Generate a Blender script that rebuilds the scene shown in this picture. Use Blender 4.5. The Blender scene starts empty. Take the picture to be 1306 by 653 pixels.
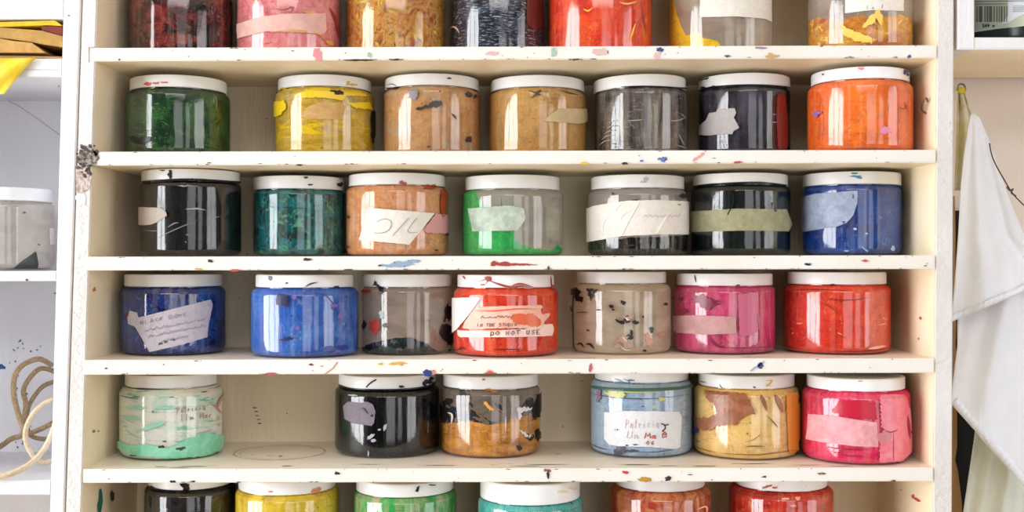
import bpy, bmesh, math, random
from mathutils import Vector, Matrix
C = bpy.context.scene.collection
scene = bpy.context.scene
PI = math.pi

# ------------------------------------------------------------------ camera, world, light, exposure
D, F, EYE = 1.03, 1471.0, 1.50          # distance to the shelf front, focal length in px (1306 wide), eye height
PX, PY = 653.0, 333.0                   # where the level line of sight meets the picture
cd = bpy.data.cameras.new('camera')
cam = bpy.data.objects.new('camera', cd); C.objects.link(cam)
cam.location = (0, -D, EYE); cam.rotation_euler = (PI/2, 0, 0)
cd.sensor_width = 36; cd.lens = 36*F/1306; cd.shift_y = 6.5/1306; cd.clip_start = .02
scene.camera = cam
scene.view_settings.view_transform = 'Standard'; scene.view_settings.look = 'None'
scene.view_settings.gamma = 1; scene.view_settings.use_curve_mapping = False
scene.view_settings.exposure = -0.7
scene.cycles.use_denoising = True
scene.cycles.max_bounces = 10; scene.cycles.transparent_max_bounces = 24
scene.cycles.diffuse_bounces = 5; scene.cycles.glossy_bounces = 4
w = bpy.data.worlds.new('sky'); scene.world = w; w.use_nodes = True
w.node_tree.nodes['Background'].inputs[0].default_value = (.75, .86, 1, 1)
w.node_tree.nodes['Background'].inputs[1].default_value = .6

def area(name, loc, rot, sx, sy, power, col):
    l = bpy.data.lights.new(name, 'AREA'); l.shape = 'RECTANGLE'; l.size = sx; l.size_y = sy
    l.energy = power; l.color = col
    o = bpy.data.objects.new(name, l); C.objects.link(o); o.location = loc; o.rotation_euler = rot
    return o
# daylight at the windows of the room (left wall beside the shelves, and the wall behind the photographer)
XL, XR, YB = -2.2, 2.9, -3.7
WL = (-1.95, -.14, .55, 2.45)           # left window: y0, y1, z0, z1
WB = [(.15, 1.45, .6, 2.5), (1.85, 2.75, .6, 2.5)]
area('window_daylight', (XL-.02, (WL[0]+WL[1])/2, (WL[2]+WL[3])/2), (0, -PI/2, 0), WL[3]-WL[2], WL[1]-WL[0], 185, (.96, .98, 1))
WR = (-2.6, -1.0, .6, 2.5)               # right wall window
area('window_daylight', (XR+.02, (WR[0]+WR[1])/2, (WR[2]+WR[3])/2), (0, PI/2, 0), WR[3]-WR[2], WR[1]-WR[0], 60, (.99, .98, .98))
for a, b, c, d in WB:
    area('window_daylight', ((a+b)/2, YB-.02, (c+d)/2), (PI/2, 0, 0), b-a, d-c, 17*(b-a), (.98, .98, 1))
area('overhead_fill', (.2, -2.5, 2.78), (math.radians(25), 0, 0), 2.4, 1.2, 62, (.99, .98, 1))   # added fill light under the closed ceiling, behind the photographer

# ------------------------------------------------------------------ helpers
def lin(c):
    if isinstance(c, str):
        c = c.lstrip('#'); c = [int(c[i:i+2], 16) for i in (0, 2, 4)]
    o = []
    for v in c[:3]:
        v /= 255.0
        o.append(v/12.92 if v <= .04045 else ((v+.055)/1.055)**2.4)
    return (*o, 1)

def W(px, py, Y=0.0):
    t = D+Y
    return Vector(((px-PX)*t/F, Y, EYE-(py-PY)*t/F))

def link(name, me, mats, parent=None, smooth=False):
    o = bpy.data.objects.new(name, me); C.objects.link(o)
    for m in (mats if isinstance(mats, (list, tuple)) else [mats]): me.materials.append(m)
    if parent: o.parent = parent
    if smooth:
        for p in me.polygons: p.use_smooth = True
    return o

def bm_obj(name, bm, mats, parent=None, smooth=False, angle=None):
    me = bpy.data.meshes.new(name); bm.normal_update(); bm.to_mesh(me); bm.free()
    o = link(name, me, mats, parent, smooth)
    if angle:
        for p in me.polygons: p.use_smooth = True
        me.set_sharp_from_angle(angle=angle)
    return o

def empty(name, label, cat, loc=(0, 0, 0), group=None):
    o = bpy.data.objects.new(name, None); C.objects.link(o); o.location = loc; o.empty_display_size = .02
    tag(o, label, cat, group); return o

def tag(o, label=None, cat=None, group=None, kind=None):
    if label: o['label'] = label
    if cat: o['category'] = cat
    if group: o['group'] = group
    if kind: o['kind'] = kind
    return o

class NT:
    def __init__(s, name):
        s.m = bpy.data.materials.new(name); s.m.use_nodes = True; s.t = s.m.node_tree
        s.n = s.t.nodes; s.n.clear(); s.out = s.n.new('ShaderNodeOutputMaterial')
    def new(s, typ, **kw):
        x = s.n.new(typ)
        for k, v in kw.items(): setattr(x, k, v)
        return x
    def put(s, inp, v):
        if hasattr(v, 'is_output') or isinstance(v, bpy.types.NodeSocket): s.t.links.new(v, inp)
        else: inp.default_value = v
    def math(s, op, a, b=0.0, c=None, clamp=False):
        x = s.new('ShaderNodeMath', operation=op, use_clamp=clamp)
        s.put(x.inputs[0], a); s.put(x.inputs[1], b)
        if c is not None: s.put(x.inputs[2], c)
        return x.outputs[0]
    def mix(s, f, a, b, blend='MIX'):
        x = s.new('ShaderNodeMix', data_type='RGBA', blend_type=blend)
        s.put(x.inputs[0], f); s.put(x.inputs[6], a); s.put(x.inputs[7], b); return x.outputs[2]
    def noise(s, vec, sc=1, detail=5, rough=.6, dist=0):
        x = s.new('ShaderNodeTexNoise'); s.put(x.inputs['Vector'], vec); x.inputs['Scale'].default_value = sc
        x.inputs['Detail'].default_value = detail; x.inputs['Roughness'].default_value = rough
        x.inputs['Distortion'].default_value = dist; return x.outputs['Fac']
    def map(s, vec, sc, loc=(0, 0, 0), rot=(0, 0, 0)):
        x = s.new('ShaderNodeMapping'); s.put(x.inputs[0], vec); x.inputs['Scale'].default_value = sc
        x.inputs['Location'].default_value = loc; x.inputs['Rotation'].default_value = rot; return x.outputs[0]
    def step(s, v, thr, soft):
        x = s.new('ShaderNodeMapRange', interpolation_type='SMOOTHSTEP'); s.put(x.inputs[0], v)
        x.inputs[1].default_value = thr-soft; x.inputs[2].default_value = thr+soft; return x.outputs[0]
    def ramp(s, f, stops, interp='LINEAR'):
        x = s.new('ShaderNodeValToRGB'); s.put(x.inputs[0], f); e = x.color_ramp; e.interpolation = interp
        while len(e.elements) < len(stops): e.elements.new(.5)
        for el, (p, c) in zip(e.elements, stops): el.position = p; el.color = lin(c)
        return x.outputs[0]
    def bsdf(s, col, rough=.5, bump=None, dist=.001, strength=1, spec=None, **kw):
        b = s.new('ShaderNodeBsdfPrincipled'); s.put(b.inputs['Base Color'], col); s.put(b.inputs['Roughness'], rough)
        if spec is not None: b.inputs['Specular IOR Level'].default_value = spec
        for k, v in kw.items(): s.put(b.inputs[k], v)
        if bump is not None:
            bp = s.new('ShaderNodeBump'); bp.inputs['Distance'].default_value = dist; bp.inputs['Strength'].default_value = strength
            s.put(bp.inputs['Height'], bump); s.t.links.new(bp.outputs[0], b.inputs['Normal'])
        return b.outputs[0]
    def done(s, sh): s.t.links.new(sh, s.out.inputs[0]); return s.m

def painted_wood(name, base, dirt, speck=.62, bumpd=.0006, bscale=160, stretch=(1, 1, 1), rough=.45, drop=None):
    n = NT(name); g = n.new('ShaderNodeNewGeometry').outputs['Position']
    v = n.map(g, stretch)
    big = n.noise(v, 7, 4, .6); fine = n.noise(v, bscale, 5, .6, .3)
    col = n.mix(n.step(big, .58, .2), lin(base), lin(dirt))
    grime = n.noise(v, 60, 8, .75, .6)
    col = n.mix(n.math('MULTIPLY', n.step(grime, speck+.03, .02), .75), col, lin('#6b5a4c'))
    if drop:                                   # small dried drips of colour
        for i, (c, thr) in enumerate(drop):
            q = n.noise(n.map(g, (1, 1, 1), (3.1*i, 7.7*i, 1.3*i)), 26, 2, .5, .5)
            col = n.mix(n.step(q, thr, .01), col, lin(c))
    return n.done(n.bsdf(col, rough, fine, bumpd))

M_edge = painted_wood('white_gloss_paint', '#eae7e3', '#e2ddd4', .70, .0004, 90, drop=[('#c8584a', .745), ('#3a4a78', .755)])
M_stile = painted_wood('lumpy_white_paint', '#dfddde', '#d2cecc', .70, .0013, 190)
M_inside = painted_wood('cream_paint', '#fbecd0', '#f2e2c0', .69, .0004, 60)
M_top = painted_wood('worn_shelf_paint', '#f6efe4', '#e6d6bc', .62, .0004, 60, stretch=(.4, 1, 1))
M_back = painted_wood('brushed_cream_paint', '#faecd2', '#f0e0c2', .72, .0016, 42, stretch=(2.6, 1, .35))
M_white2 = painted_wood('cool_white_paint', '#e4e4e9', '#dadae0', .71, .0010, 60, stretch=(1.6, 1, .5))
M_wback = painted_wood('cool_white_back', '#fbfbff', '#f1f2f8', .71, .0010, 60, stretch=(1.6, 1, .5))
M_wall = painted_wood('plaster_wall_paint', '#eee2da', '#e8dad0', .76, .0008, 50, rough=.8)
M_tanwood = painted_wood('bare_tan_wood', '#b08a5c', '#946c42', .66, .001, 60, stretch=(4, 1, .4), rough=.7)
M_room = painted_wood('room_wall_paint', '#35302b', '#2d2925', .9, .0003, 30, rough=.9)
M_ceil = painted_wood('ceiling_paint', '#dedad2', '#d6d0c6', .9, .0003, 30, rough=.9)
M_floor = painted_wood('wooden_floor', '#c2b29a', '#b0a088', .66, .0004, 20, rough=.6)

def plain(name, col, rough=.5, **kw):
    n = NT(name); return n.done(n.bsdf(lin(col), rough, **kw))
def blot(name, col, col2, rough=.35, s=160):
    n = NT(name); g = n.new('ShaderNodeNewGeometry').outputs['Position']
    f = n.noise(g, s, 5, .65, .5)
    return n.done(n.bsdf(n.mix(n.step(f, .5, .12), lin(col), lin(col2)), rough, f, .0004))
_pc = {}
def drip(col):
    if col not in _pc: _pc[col] = plain('dried_paint_'+str(len(_pc)), col, .3)
    return _pc[col]
M_frame = plain('window_frame_paint', '#efece6', .4)

def lid_material():
    n = NT('white_lid_plastic'); g = n.new('ShaderNodeNewGeometry').outputs['Position']
    oi = n.new('ShaderNodeObjectInfo').outputs['Random']
    v = n.new('ShaderNodeVectorMath', operation='ADD'); n.put(v.inputs[0], g)
    cx = n.new('ShaderNodeCombineXYZ'); n.put(cx.inputs[0], n.math('MULTIPLY', oi, 9)); n.put(v.inputs[1], cx.outputs[0])
    f = n.noise(v.outputs[0], 150, 6, .7, 1)
    b = n.noise(v.outputs[0], 18, 3, .5)
    col = n.mix(n.step(b, .55, .15), lin('#eff1f5'), lin('#e6e6e6'))
    col = n.mix(n.step(f, .73, .015), col, lin('#3a3436'))
    return n.done(n.bsdf(col, .32, b, .0003))
M_lid = lid_material()

def shell_material(name='clear_jar_plastic', tint=(.985, .985, .98, 1), k=1.65, rough=.05):
    n = NT(name)
    tc = n.new('ShaderNodeUVMap').outputs[0]
    h = n.noise(n.map(tc, (130, 22, 1)), 1, 3, .5)
    fine = n.noise(n.map(tc, (300, 1500, 1)), 1, 3, .6)
    bp = n.new('ShaderNodeBump'); bp.inputs['Distance'].default_value = .00014
    n.put(bp.inputs['Height'], n.math('MULTIPLY_ADD', fine, .16, h))
    gl = n.new('ShaderNodeBsdfGlossy'); gl.inputs['Roughness'].default_value = rough; n.put(gl.inputs['Normal'], bp.outputs[0])
    tr = n.new('ShaderNodeBsdfTransparent'); tr.inputs[0].default_value = tint
    fr = n.new('ShaderNodeFresnel'); bf = n.new('ShaderNodeNewGeometry').outputs['Backfacing']; n.put(fr.inputs[0], n.math('MULTIPLY_ADD', bf, 1/1.55-1.55, 1.55)); n.put(fr.inputs['Normal'], bp.outputs[0])
    mx = n.new('ShaderNodeMixShader'); n.put(mx.inputs[0], n.math('MINIMUM', n.math('MULTIPLY', fr.outputs[0], k), .125))
    n.put(mx.inputs[1], tr.outputs[0]); n.put(mx.inputs[2], gl.outputs[0])
    return n.done(mx.outputs[0])
M_shell = shell_material()

def paint_material(name, base, layers=(), fill=None, R=.046, seed=0, rough=.4, haze=.22, hazecol='#c9bfb4', amp=.1, smear=None, tex=1.5):
    """base: [(pos, colour)...] ramp over a broad noise; layers: (colour, (su, sv), threshold, softness, distortion)."""
    n = NT(name); uv = n.new('ShaderNodeUVMap').outputs[0]
    loc = (seed*3.37, seed*1.91, seed*.77)
    if isinstance(base, str): col = n.new('ShaderNodeRGB'); col.outputs[0].default_value = lin(base); col = col.outputs[0]
    else:
        bs = base[0]
        f = n.noise(n.map(uv, (bs[0], bs[1], 1), loc), 1, 6, .62, bs[2])
        col = n.ramp(f, base[1:])
    h = None
    for i, (c, s, thr, soft, dist) in enumerate(layers):
        rot = (0, 0, s[2]) if len(s) > 2 else (0, 0, 0)
        f = n.noise(n.map(uv, (s[0], s[1], 1), (loc[0]+5.3*i+2, loc[1]+3.1*i, loc[2]), rot), 1, 6, .65, dist)
        m = n.step(f, thr, soft)
        col = n.mix(m, col, lin(c)); h = f
    fs = n.noise(n.map(uv, (45, 420, 1), loc), 1, 5, .7, .9)
    col = n.mix(n.math('MULTIPLY', n.step(fs, .60, .07), .38*tex), col, n.mix(.5, col, (0, 0, 0, 1)))
    fl = n.noise(n.map(uv, (130, 90, 1), (loc[1], loc[0], 3)), 1, 6, .7, 2.2)
    col = n.mix(n.math('MULTIPLY', n.step(fl, .6, .05), .30*tex), col, n.mix(.32, col, lin('#f4ead8')))
    nb = n.noise(n.map(uv, (42, 30, 1), (loc[2], loc[1], 5)), 1, 7, .68, 1.8)
    col = n.mix(n.math('MULTIPLY', n.step(nb, .56, .04), .22*tex), col, n.mix(.55, col, (0, 0, 0, 1)))
    vb = n.noise(n.map(uv, (150, 5, 1), (loc[1], loc[2], 8)), 1, 3, .6, .3)
    col = n.mix(n.math('MULTIPLY', n.step(vb, .56, .05), .14*tex), col, n.mix(.3, col, lin('#fff4dc')))
    sc_ = n.noise(n.map(uv, (70, 70, 1), (loc[0], loc[2], 11)), 1, 2, .5, 3.5)
    edge = n.math('COMPARE', sc_, .5, .006)
    col = n.mix(n.math('MULTIPLY', edge, .34*tex), col, n.mix(.7, col, lin('#30201a')))
    sp = n.noise(n.map(uv, (330, 330, 1), loc), 1, 2, .5, .4)
    col = n.mix(n.math('MULTIPLY', n.step(sp, .715, .012), .8*min(1, tex)), col, lin('#2c2320'))
    if fill is None:
        return n.done(n.bsdf(col, rough, h, .0003, spec=.15) if h is not None else n.bsdf(col, rough, spec=.15))
    sep = n.new('ShaderNodeSeparateXYZ'); n.put(sep.inputs[0], uv)
    fc = n.new('ShaderNodeFloatCurve')
    n.put(fc.inputs['Value'], n.math('MULTIPLY_ADD', sep.outputs[0], 1/(PI*R), .5, clamp=True))
    cu = fc.mapping.curves[0]
    pts = sorted((min(1, max(0, u/(PI*R)+.5)), min(1, max(0, v/.08))) for u, v in fill)
    while len(cu.points) < len(pts): cu.points.new(.5, .5)
    for p, q in zip(cu.points, pts): p.location = q; p.handle_type = 'VECTOR'
    fc.mapping.update()
    wob = n.noise(n.map(uv, (90, 130, 1), loc), 1, 5, .6, .5)
    d = n.math('SUBTRACT', n.math('MULTIPLY_ADD', n.math('SUBTRACT', wob, .5), amp, fc.outputs[0]), n.math('MULTIPLY', sep.outputs[1], 12.5))
    mask = n.step(d, 0, .006)
    hz = n.math('MULTIPLY_ADD', n.noise(n.map(uv, (30, 60, 1), (loc[1], loc[0], 2)), 1, 4, .55, .3), .7, .15)
    if smear:                                   # torn remains of paint left on the clear wall
        sc, ss, st = smear
        f = n.noise(n.map(uv, (ss[0], ss[1], 1), (loc[0]+9, loc[1]+4, 0)), 1, 7, .68, 1.2)
        ms = n.step(f, st, .015)
        col = n.mix(n.math('MULTIPLY', ms, n.math('SUBTRACT', 1, mask)), col, lin(sc))
        mask = n.math('MAXIMUM', mask, ms)
    # a milky film on the clear wall: lets light through both ways
    df = n.new('ShaderNodeBsdfDiffuse'); df.inputs[0].default_value = lin(hazecol)
    tl = n.new('ShaderNodeBsdfTranslucent'); tl.inputs[0].default_value = lin(hazecol)
    m1 = n.new('ShaderNodeMixShader'); m1.inputs[0].default_value = .25; n.put(m1.inputs[1], df.outputs[0]); n.put(m1.inputs[2], tl.outputs[0])
    tr = n.new('ShaderNodeBsdfTransparent')
    m2 = n.new('ShaderNodeMixShader'); n.put(m2.inputs[0], n.math('MULTIPLY', hz, haze*2)); n.put(m2.inputs[1], tr.outputs[0]); n.put(m2.inputs[2], m1.outputs[0])
    m3 = n.new('ShaderNodeMixShader'); n.put(m3.inputs[0], mask); n.put(m3.inputs[1], m2.outputs[0]); n.put(m3.inputs[2], n.bsdf(col, rough, spec=.15))
    return n.done(m3.outputs[0])

# flat mesh built from a 2D polygon list, cut into strips, bent by FN(u, v, lift) -> Vector
def bent(name, polys, fn, mat, parent, du, lift=.0004, thick=.0003, dv=None):
    bm = bmesh.new(); lay = None
    for k, poly in enumerate(polys):
        p2 = []
        for q in poly:
            if not p2 or (abs(q[0]-p2[-1][0])+abs(q[1]-p2[-1][1])) > 1e-6: p2.append(q)
        if len(p2) < 3: continue
        ar = sum(p2[i][0]*p2[(i+1) % len(p2)][1]-p2[(i+1) % len(p2)][0]*p2[i][1] for i in range(len(p2)))
        if abs(ar) < 1e-10: continue
        if ar < 0: p2.reverse()
        vs = [bm.verts.new((u, v, (k % 6)*.00003)) for u, v in p2]
        try: f = bm.faces.new(vs)
        except ValueError: continue
    bmesh.ops.triangulate(bm, faces=bm.faces[:])
    if du and bm.verts:
        us = [v.co.x for v in bm.verts]; a, b = min(us), max(us); x = math.ceil(a/du)*du
        while x < b:
            bmesh.ops.bisect_plane(bm, geom=bm.verts[:]+bm.edges[:]+bm.faces[:], plane_co=(x, 0, 0), plane_no=(1, 0, 0)); x += du
    if dv and bm.verts:
        us = [v.co.y for v in bm.verts]; a, b = min(us), max(us); x = math.ceil(a/dv)*dv
        while x < b:
            bmesh.ops.bisect_plane(bm, geom=bm.verts[:]+bm.edges[:]+bm.faces[:], plane_co=(0, x, 0), plane_no=(0, 1, 0)); x += dv
    uvl = bm.loops.layers.uv.new('UVMap')
    for f in bm.faces:
        for l in f.loops: l[uvl].uv = (l.vert.co.x, l.vert.co.y)
    top = bm.faces[:]
    edges = [e for e in bm.edges if e.is_boundary]
    low = {}
    src = {v: (v.co.x, v.co.y, v.co.z) for v in bm.verts}
    def lo(v):
        if v not in low: low[v] = bm.verts.new(fn(*src[v][:2], lift-thick))
        return low[v]
    bnd = [(e.verts[0], e.verts[1], e.link_faces[0]) for e in edges]
    for a, b, f in bnd:
        # keep winding outward
        ls = [l for l in f.loops if l.vert in (a, b)]
        l0 = next(l for l in f.loops if l.vert in (a, b) and l.link_loop_next.vert in (a, b))
        p, q = l0.vert, l0.link_loop_next.vert
        try: bm.faces.new((q, p, lo(p), lo(q)))
        except ValueError: pass
    for v, (u, w_, z_) in src.items(): v.co = fn(u, w_, lift+z_)
    o = bm_obj(name, bm, mat, parent)
    if name in ('paint_speck', 'scratch'): o['kind'] = 'stuff'
    return o

def clusters(polys, pad=.4):
    bb = [(min(x for x, y in p)-pad, min(y for x, y in p)-pad, max(x for x, y in p)+pad, max(y for x, y in p)+pad) for p in polys]
    par_ = list(range(len(polys)))
    def f(i):
        while par_[i] != i: i = par_[i]
        return i
    for i in range(len(polys)):
        for k in range(i):
            a, b = bb[i], bb[k]
            if a[0] < b[2] and b[0] < a[2] and a[1] < b[3] and b[1] < a[3]: par_[f(i)] = f(k)
    out = {}
    for i, p in enumerate(polys): out.setdefault(f(i), []).append(p)
    return list(out.values())
def roughen(p, amp=.8):
    r = random.Random(int(p[0][0]*7+p[0][1]*13)); n = len(p); out = []
    per = sum(math.hypot(p[i][0]-p[(i+1) % n][0], p[i][1]-p[(i+1) % n][1]) for i in range(n))
    xs = [x for x, y in p]; ys = [y for x, y in p]
    a = min(amp, .10*min(max(xs)-min(xs), max(ys)-min(ys))+.06)
    ph = [(r.uniform(0, 6.28), r.uniform(.5, 1)) for _ in range(4)]; d = 0
    for i in range(n):
        q = p[(i+1) % n]; L = math.hypot(q[0]-p[i][0], q[1]-p[i][1]); m = max(1, int(L/1.3))
        for s_ in range(m):
            t = d+L*s_/m; w_ = sum(math.sin(t*f+ph[k][0])*ph[k][1] for k, f in enumerate((.55, 1.25, 2.3, 3.6)))*.45
            x = p[i][0]+(q[0]-p[i][0])*s_/m; y = p[i][1]+(q[1]-p[i][1])*s_/m
            nx, ny = (q[1]-p[i][1])/(L or 1), -(q[0]-p[i][0])/(L or 1)
            out.append((x+nx*a*w_, y+ny*a*w_))
        d += L
    return out
SPLIT = ('crease', 'ink_smear', 'paint_stain', 'masking_tape')

def blobpoly(x, y, rx, ry, rng, n=13, jag=.35, ang=0):
    out = []
    for i in range(n):
        t = 2*PI*i/n; k = 1+rng.uniform(-jag, jag)
        a, b = rx*k*math.cos(t), ry*k*math.sin(t)
        out.append((x+a*math.cos(ang)-b*math.sin(ang), y+a*math.sin(ang)+b*math.cos(ang)))
    return out

def ribbon(pts, w, taper=False):
    """polyline in px -> outline polygons (one quad per segment, rounded joints skipped)"""
    L, Rr = [], []
    n = len(pts)
    for i, (x, y) in enumerate(pts):
        a = pts[max(0, i-1)]; b = pts[min(n-1, i+1)]
        dx, dy = b[0]-a[0], b[1]-a[1]; m = math.hypot(dx, dy) or 1
        k = w/2
        if taper:
            t = i/(n-1); k *= max(.15, math.sin(PI*min(.97, max(.03, t))))
        L.append((x-dy/m*k, y+dx/m*k)); Rr.append((x+dy/m*k, y-dx/m*k))
    return [[L[i], L[i+1], Rr[i+1], Rr[i]] for i in range(n-1)]

def smooth_line(pts, k=5):
    out = []
    P = [pts[0]]+list(pts)+[pts[-1]]
    for i in range(1, len(P)-2):
        for j in range(k):
            t = j/k; a, b, c, d = P[i-1], P[i], P[i+1], P[i+2]
            out.append(tuple(.5*((2*b[m])+(-a[m]+c[m])*t+(2*a[m]-5*b[m]+4*c[m]-d[m])*t*t+(-a[m]+3*b[m]-3*c[m]+d[m])*t**3) for m in range(len(b))))
    out.append(tuple(pts[-1])); return out

GL = {  # single-line letters in a unit box, y up
 'A': [[(0, 0), (.4, 1), (.8, 0)], [(.15, .4), (.65, .4)]], 'B': [[(0, 0), (0, 1), (.5, .95), (.55, .6), (0, .52), (.6, .45), (.6, .05), (0, 0)]],
 'C': [[(.7, .85), (.35, 1), (0, .5), (.35, 0), (.7, .15)]], 'D': [[(0, 0), (0, 1), (.5, .85), (.65, .5), (.5, .15), (0, 0)]],
 'E': [[(.6, 1), (0, 1), (0, 0), (.6, 0)], [(0, .5), (.45, .5)]], 'F': [[(.6, 1), (0, 1), (0, 0)], [(0, .5), (.45, .5)]],
 'H': [[(0, 0), (0, 1)], [(.6, 0), (.6, 1)], [(0, .5), (.6, .5)]], 'I': [[(.2, 0), (.2, 1)]], 'K': [[(0, 0), (0, 1)], [(.6, 1), (0, .45), (.6, 0)]],
 'L': [[(0, 1), (0, 0), (.55, 0)]], 'M': [[(0, 0), (.08, 1), (.4, .3), (.72, 1), (.8, 0)]], 'N': [[(0, 0), (0, 1), (.6, 0), (.6, 1)]],
 'O': [[(.35, 1), (0, .5), (.35, 0), (.7, .5), (.35, 1)]], 'P': [[(0, 0), (0, 1), (.55, .9), (.55, .55), (0, .45)]],
 'R': [[(0, 0), (0, 1), (.5, .9), (.5, .6), (0, .5), (.6, 0)]], 'S': [[(.6, .85), (.3, 1), (.05, .75), (.55, .3), (.3, 0), (0, .15)]],
 'T': [[(0, 1), (.7, 1)], [(.35, 1), (.35, 0)]], 'U': [[(0, 1), (0, .2), (.3, 0), (.6, .2), (.6, 1)]], 'Y': [[(0, 1), (.3, .5), (.6, 1)], [(.3, .5), (.3, 0)]],
 '0': [[(.3, 1), (0, .5), (.3, 0), (.55, .5), (.3, 1)]], '5': [[(.55, 1), (.05, 1), (.05, .55), (.5, .5), (.5, .1), (0, 0)]],
 '6': [[(.5, 1), (.05, .5), (.1, .05), (.5, .05), (.5, .45), (.1, .45)]],
 'a': [[(.5, .5), (.1, .5), (.05, .1), (.4, .05), (.5, .5), (.55, 0)]], 'c': [[(.5, .45), (.1, .45), (.05, .05), (.5, .05)]],
 'i': [[(.15, 0), (.15, .5)], [(.15, .7), (.17, .75)]], 'l': [[(.15, 0), (.15, 1)]], 'm': [[(0, 0), (0, .5), (.25, .45), (.28, 0), (.32, .45), (.55, .45), (.6, 0)]],
 'o': [[(.3, .5), (.02, .25), (.3, 0), (.5, .25), (.3, .5)]], 'r': [[(.05, 0), (.05, .5), (.2, .4), (.45, .5)]], 't': [[(.2, 1), (.2, .05), (.4, 0)], [(0, .6), (.45, .6)]],
 's': [[(.45, .45), (.1, .4), (.4, .15), (.05, 0)]], 'n': [[(0, 0), (0, .5), (.4, .45), (.45, 0)]], 'e': [[(0, .25), (.45, .3), (.3, .5), (.05, .3), (.15, 0), (.45, .05)]],
 'd': [[(.5, 1), (.5, 0), (.1, .02), (.1, .45), (.5, .45)]], '@': [[(.5, .9), (.05, .6), (.2, 0), (.7, .1), (.7, .8), (.3, .95), (.1, .5)], [(.25, .65), (.45, .35), (.5, .7)]],
 ' ': [],
}
def writing(text, x0, y0, x1, y1, h, w, rng=None, wob=.06):
    """strokes (px polygons) of TEXT with its baseline from (x0,y0) to (x1,y1), letters H px high"""
    rng = rng or random.Random(len(text)); out = []
    n = len(text); dx, dy = (x1-x0)/n, (y1-y0)/n; L = math.hypot(dx, dy); ux, uy = dx/L, dy/L
    for i, ch in enumerate(text):
        ox, oy = x0+dx*i, y0+dy*i
        for st in GL[ch]:
            pts = []
            for a, b in st:
                a = a*L*.95+rng.uniform(-wob, wob)*L; b = b*h+rng.uniform(-wob, wob)*h
                pts.append((ox+a*ux+b*uy+b*.12, oy+a*uy-b*ux))
            out += ribbon(pts, w)
    return out
def scribble(x0, y0, x1, y1, h, w, rng, n=10):
    pts = []
    for i in range(n*2):
        t = i/(n*2-1); pts.append((x0+(x1-x0)*t+rng.uniform(-1, 1), y0+(y1-y0)*t+(h if i % 2 else 0)*rng.uniform(.3, 1)*-1))
    return ribbon(smooth_line(pts, 3), w)

def prism(name, front, depth, mats, parent=None, Y=0.0, bevel=.0008, at=None):
    """board whose front outline is given in px on the plane Y; goes straight back by DEPTH"""
    bm = bmesh.new()
    P = [W(x, y, Y if at is None else at) for x, y in front]
    for p in P: p.y = Y
    a = [bm.verts.new(p) for p in P]; b = [bm.verts.new(p+Vector((0, depth, 0))) for p in P]
    n = len(P); f0 = bm.faces.new(a); bm.faces.new(b[::-1])
    for i in range(n): bm.faces.new((a[i], b[i], b[(i+1) % n], a[(i+1) % n]))
    bmesh.ops.recalc_face_normals(bm, faces=bm.faces)
    if bevel:
        bmesh.ops.bevel(bm, geom=[e for e in bm.edges if all(abs(v.co.y-Y) < 1e-6 for v in e.verts)], offset=bevel, segments=2, affect='EDGES', clamp_overlap=True)
    bm.normal_update()
    for f in bm.faces:
        if f.normal.y < -.5: f.material_index = 0
        elif len(mats) > 2 and f.normal.z > .5: f.material_index = 2
        else: f.material_index = min(1, len(mats)-1)
    return bm_obj(name, bm, mats, parent)

def flat_decal(name, polys, mat, parent, Y=0.0, lift=.0006):
    if name in SPLIT:
        cl = clusters(polys)
        if len(cl) > 1: return [flat_decal(name, c, mat, parent, Y, lift) for c in cl][0]
        polys = [roughen(p) if len(p) > 4 or len(polys) == 1 else p for p in polys]
    def fn(u, v, l): return Vector((u, Y-l, v))
    q = []
    for p in polys:
        r = []
        for x, y in p:
            v = W(x, y, Y-.0006); r.append((v.x, v.z))
        q.append(r)
    return bent(name, q, fn, mat, parent, None, lift, .0005)

def box(name, a, b, mat, parent=None, bevel=0):
    bm = bmesh.new(); bmesh.ops.create_cube(bm, size=1)
    for v in bm.verts: v.co = Vector([(a[i]+b[i])/2+v.co[i]*(b[i]-a[i]) for i in range(3)])
    if bevel: bmesh.ops.bevel(bm, geom=bm.edges[:], offset=bevel, segments=2, affect='EDGES')
    return bm_obj(name, bm, mat, parent)

def tube(name, pts, r, mat, parent=None, seg=10, fn=None):
    bm = bmesh.new(); rings = []
    P = [Vector(p) for p in pts]
    up = Vector((0, 1, 0))
    for i, p in enumerate(P):
        t = (P[min(i+1, len(P)-1)]-P[max(i-1, 0)]).normalized()
        s = t.cross(up)
        if s.length < 1e-3: s = t.cross(Vector((1, 0, 0)))
        s.normalize(); n2 = s.cross(t)
        rings.append([bm.verts.new(p+(s*math.cos(2*PI*k/seg)+n2*math.sin(2*PI*k/seg))*r) for k in range(seg)])
    for a, b in zip(rings, rings[1:]):
        for k in range(seg): bm.faces.new((a[k], a[(k+1) % seg], b[(k+1) % seg], b[k]))
    bm.faces.new(rings[0][::-1]); bm.faces.new(rings[-1])
    return bm_obj(name, bm, mat, parent, True)

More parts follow.
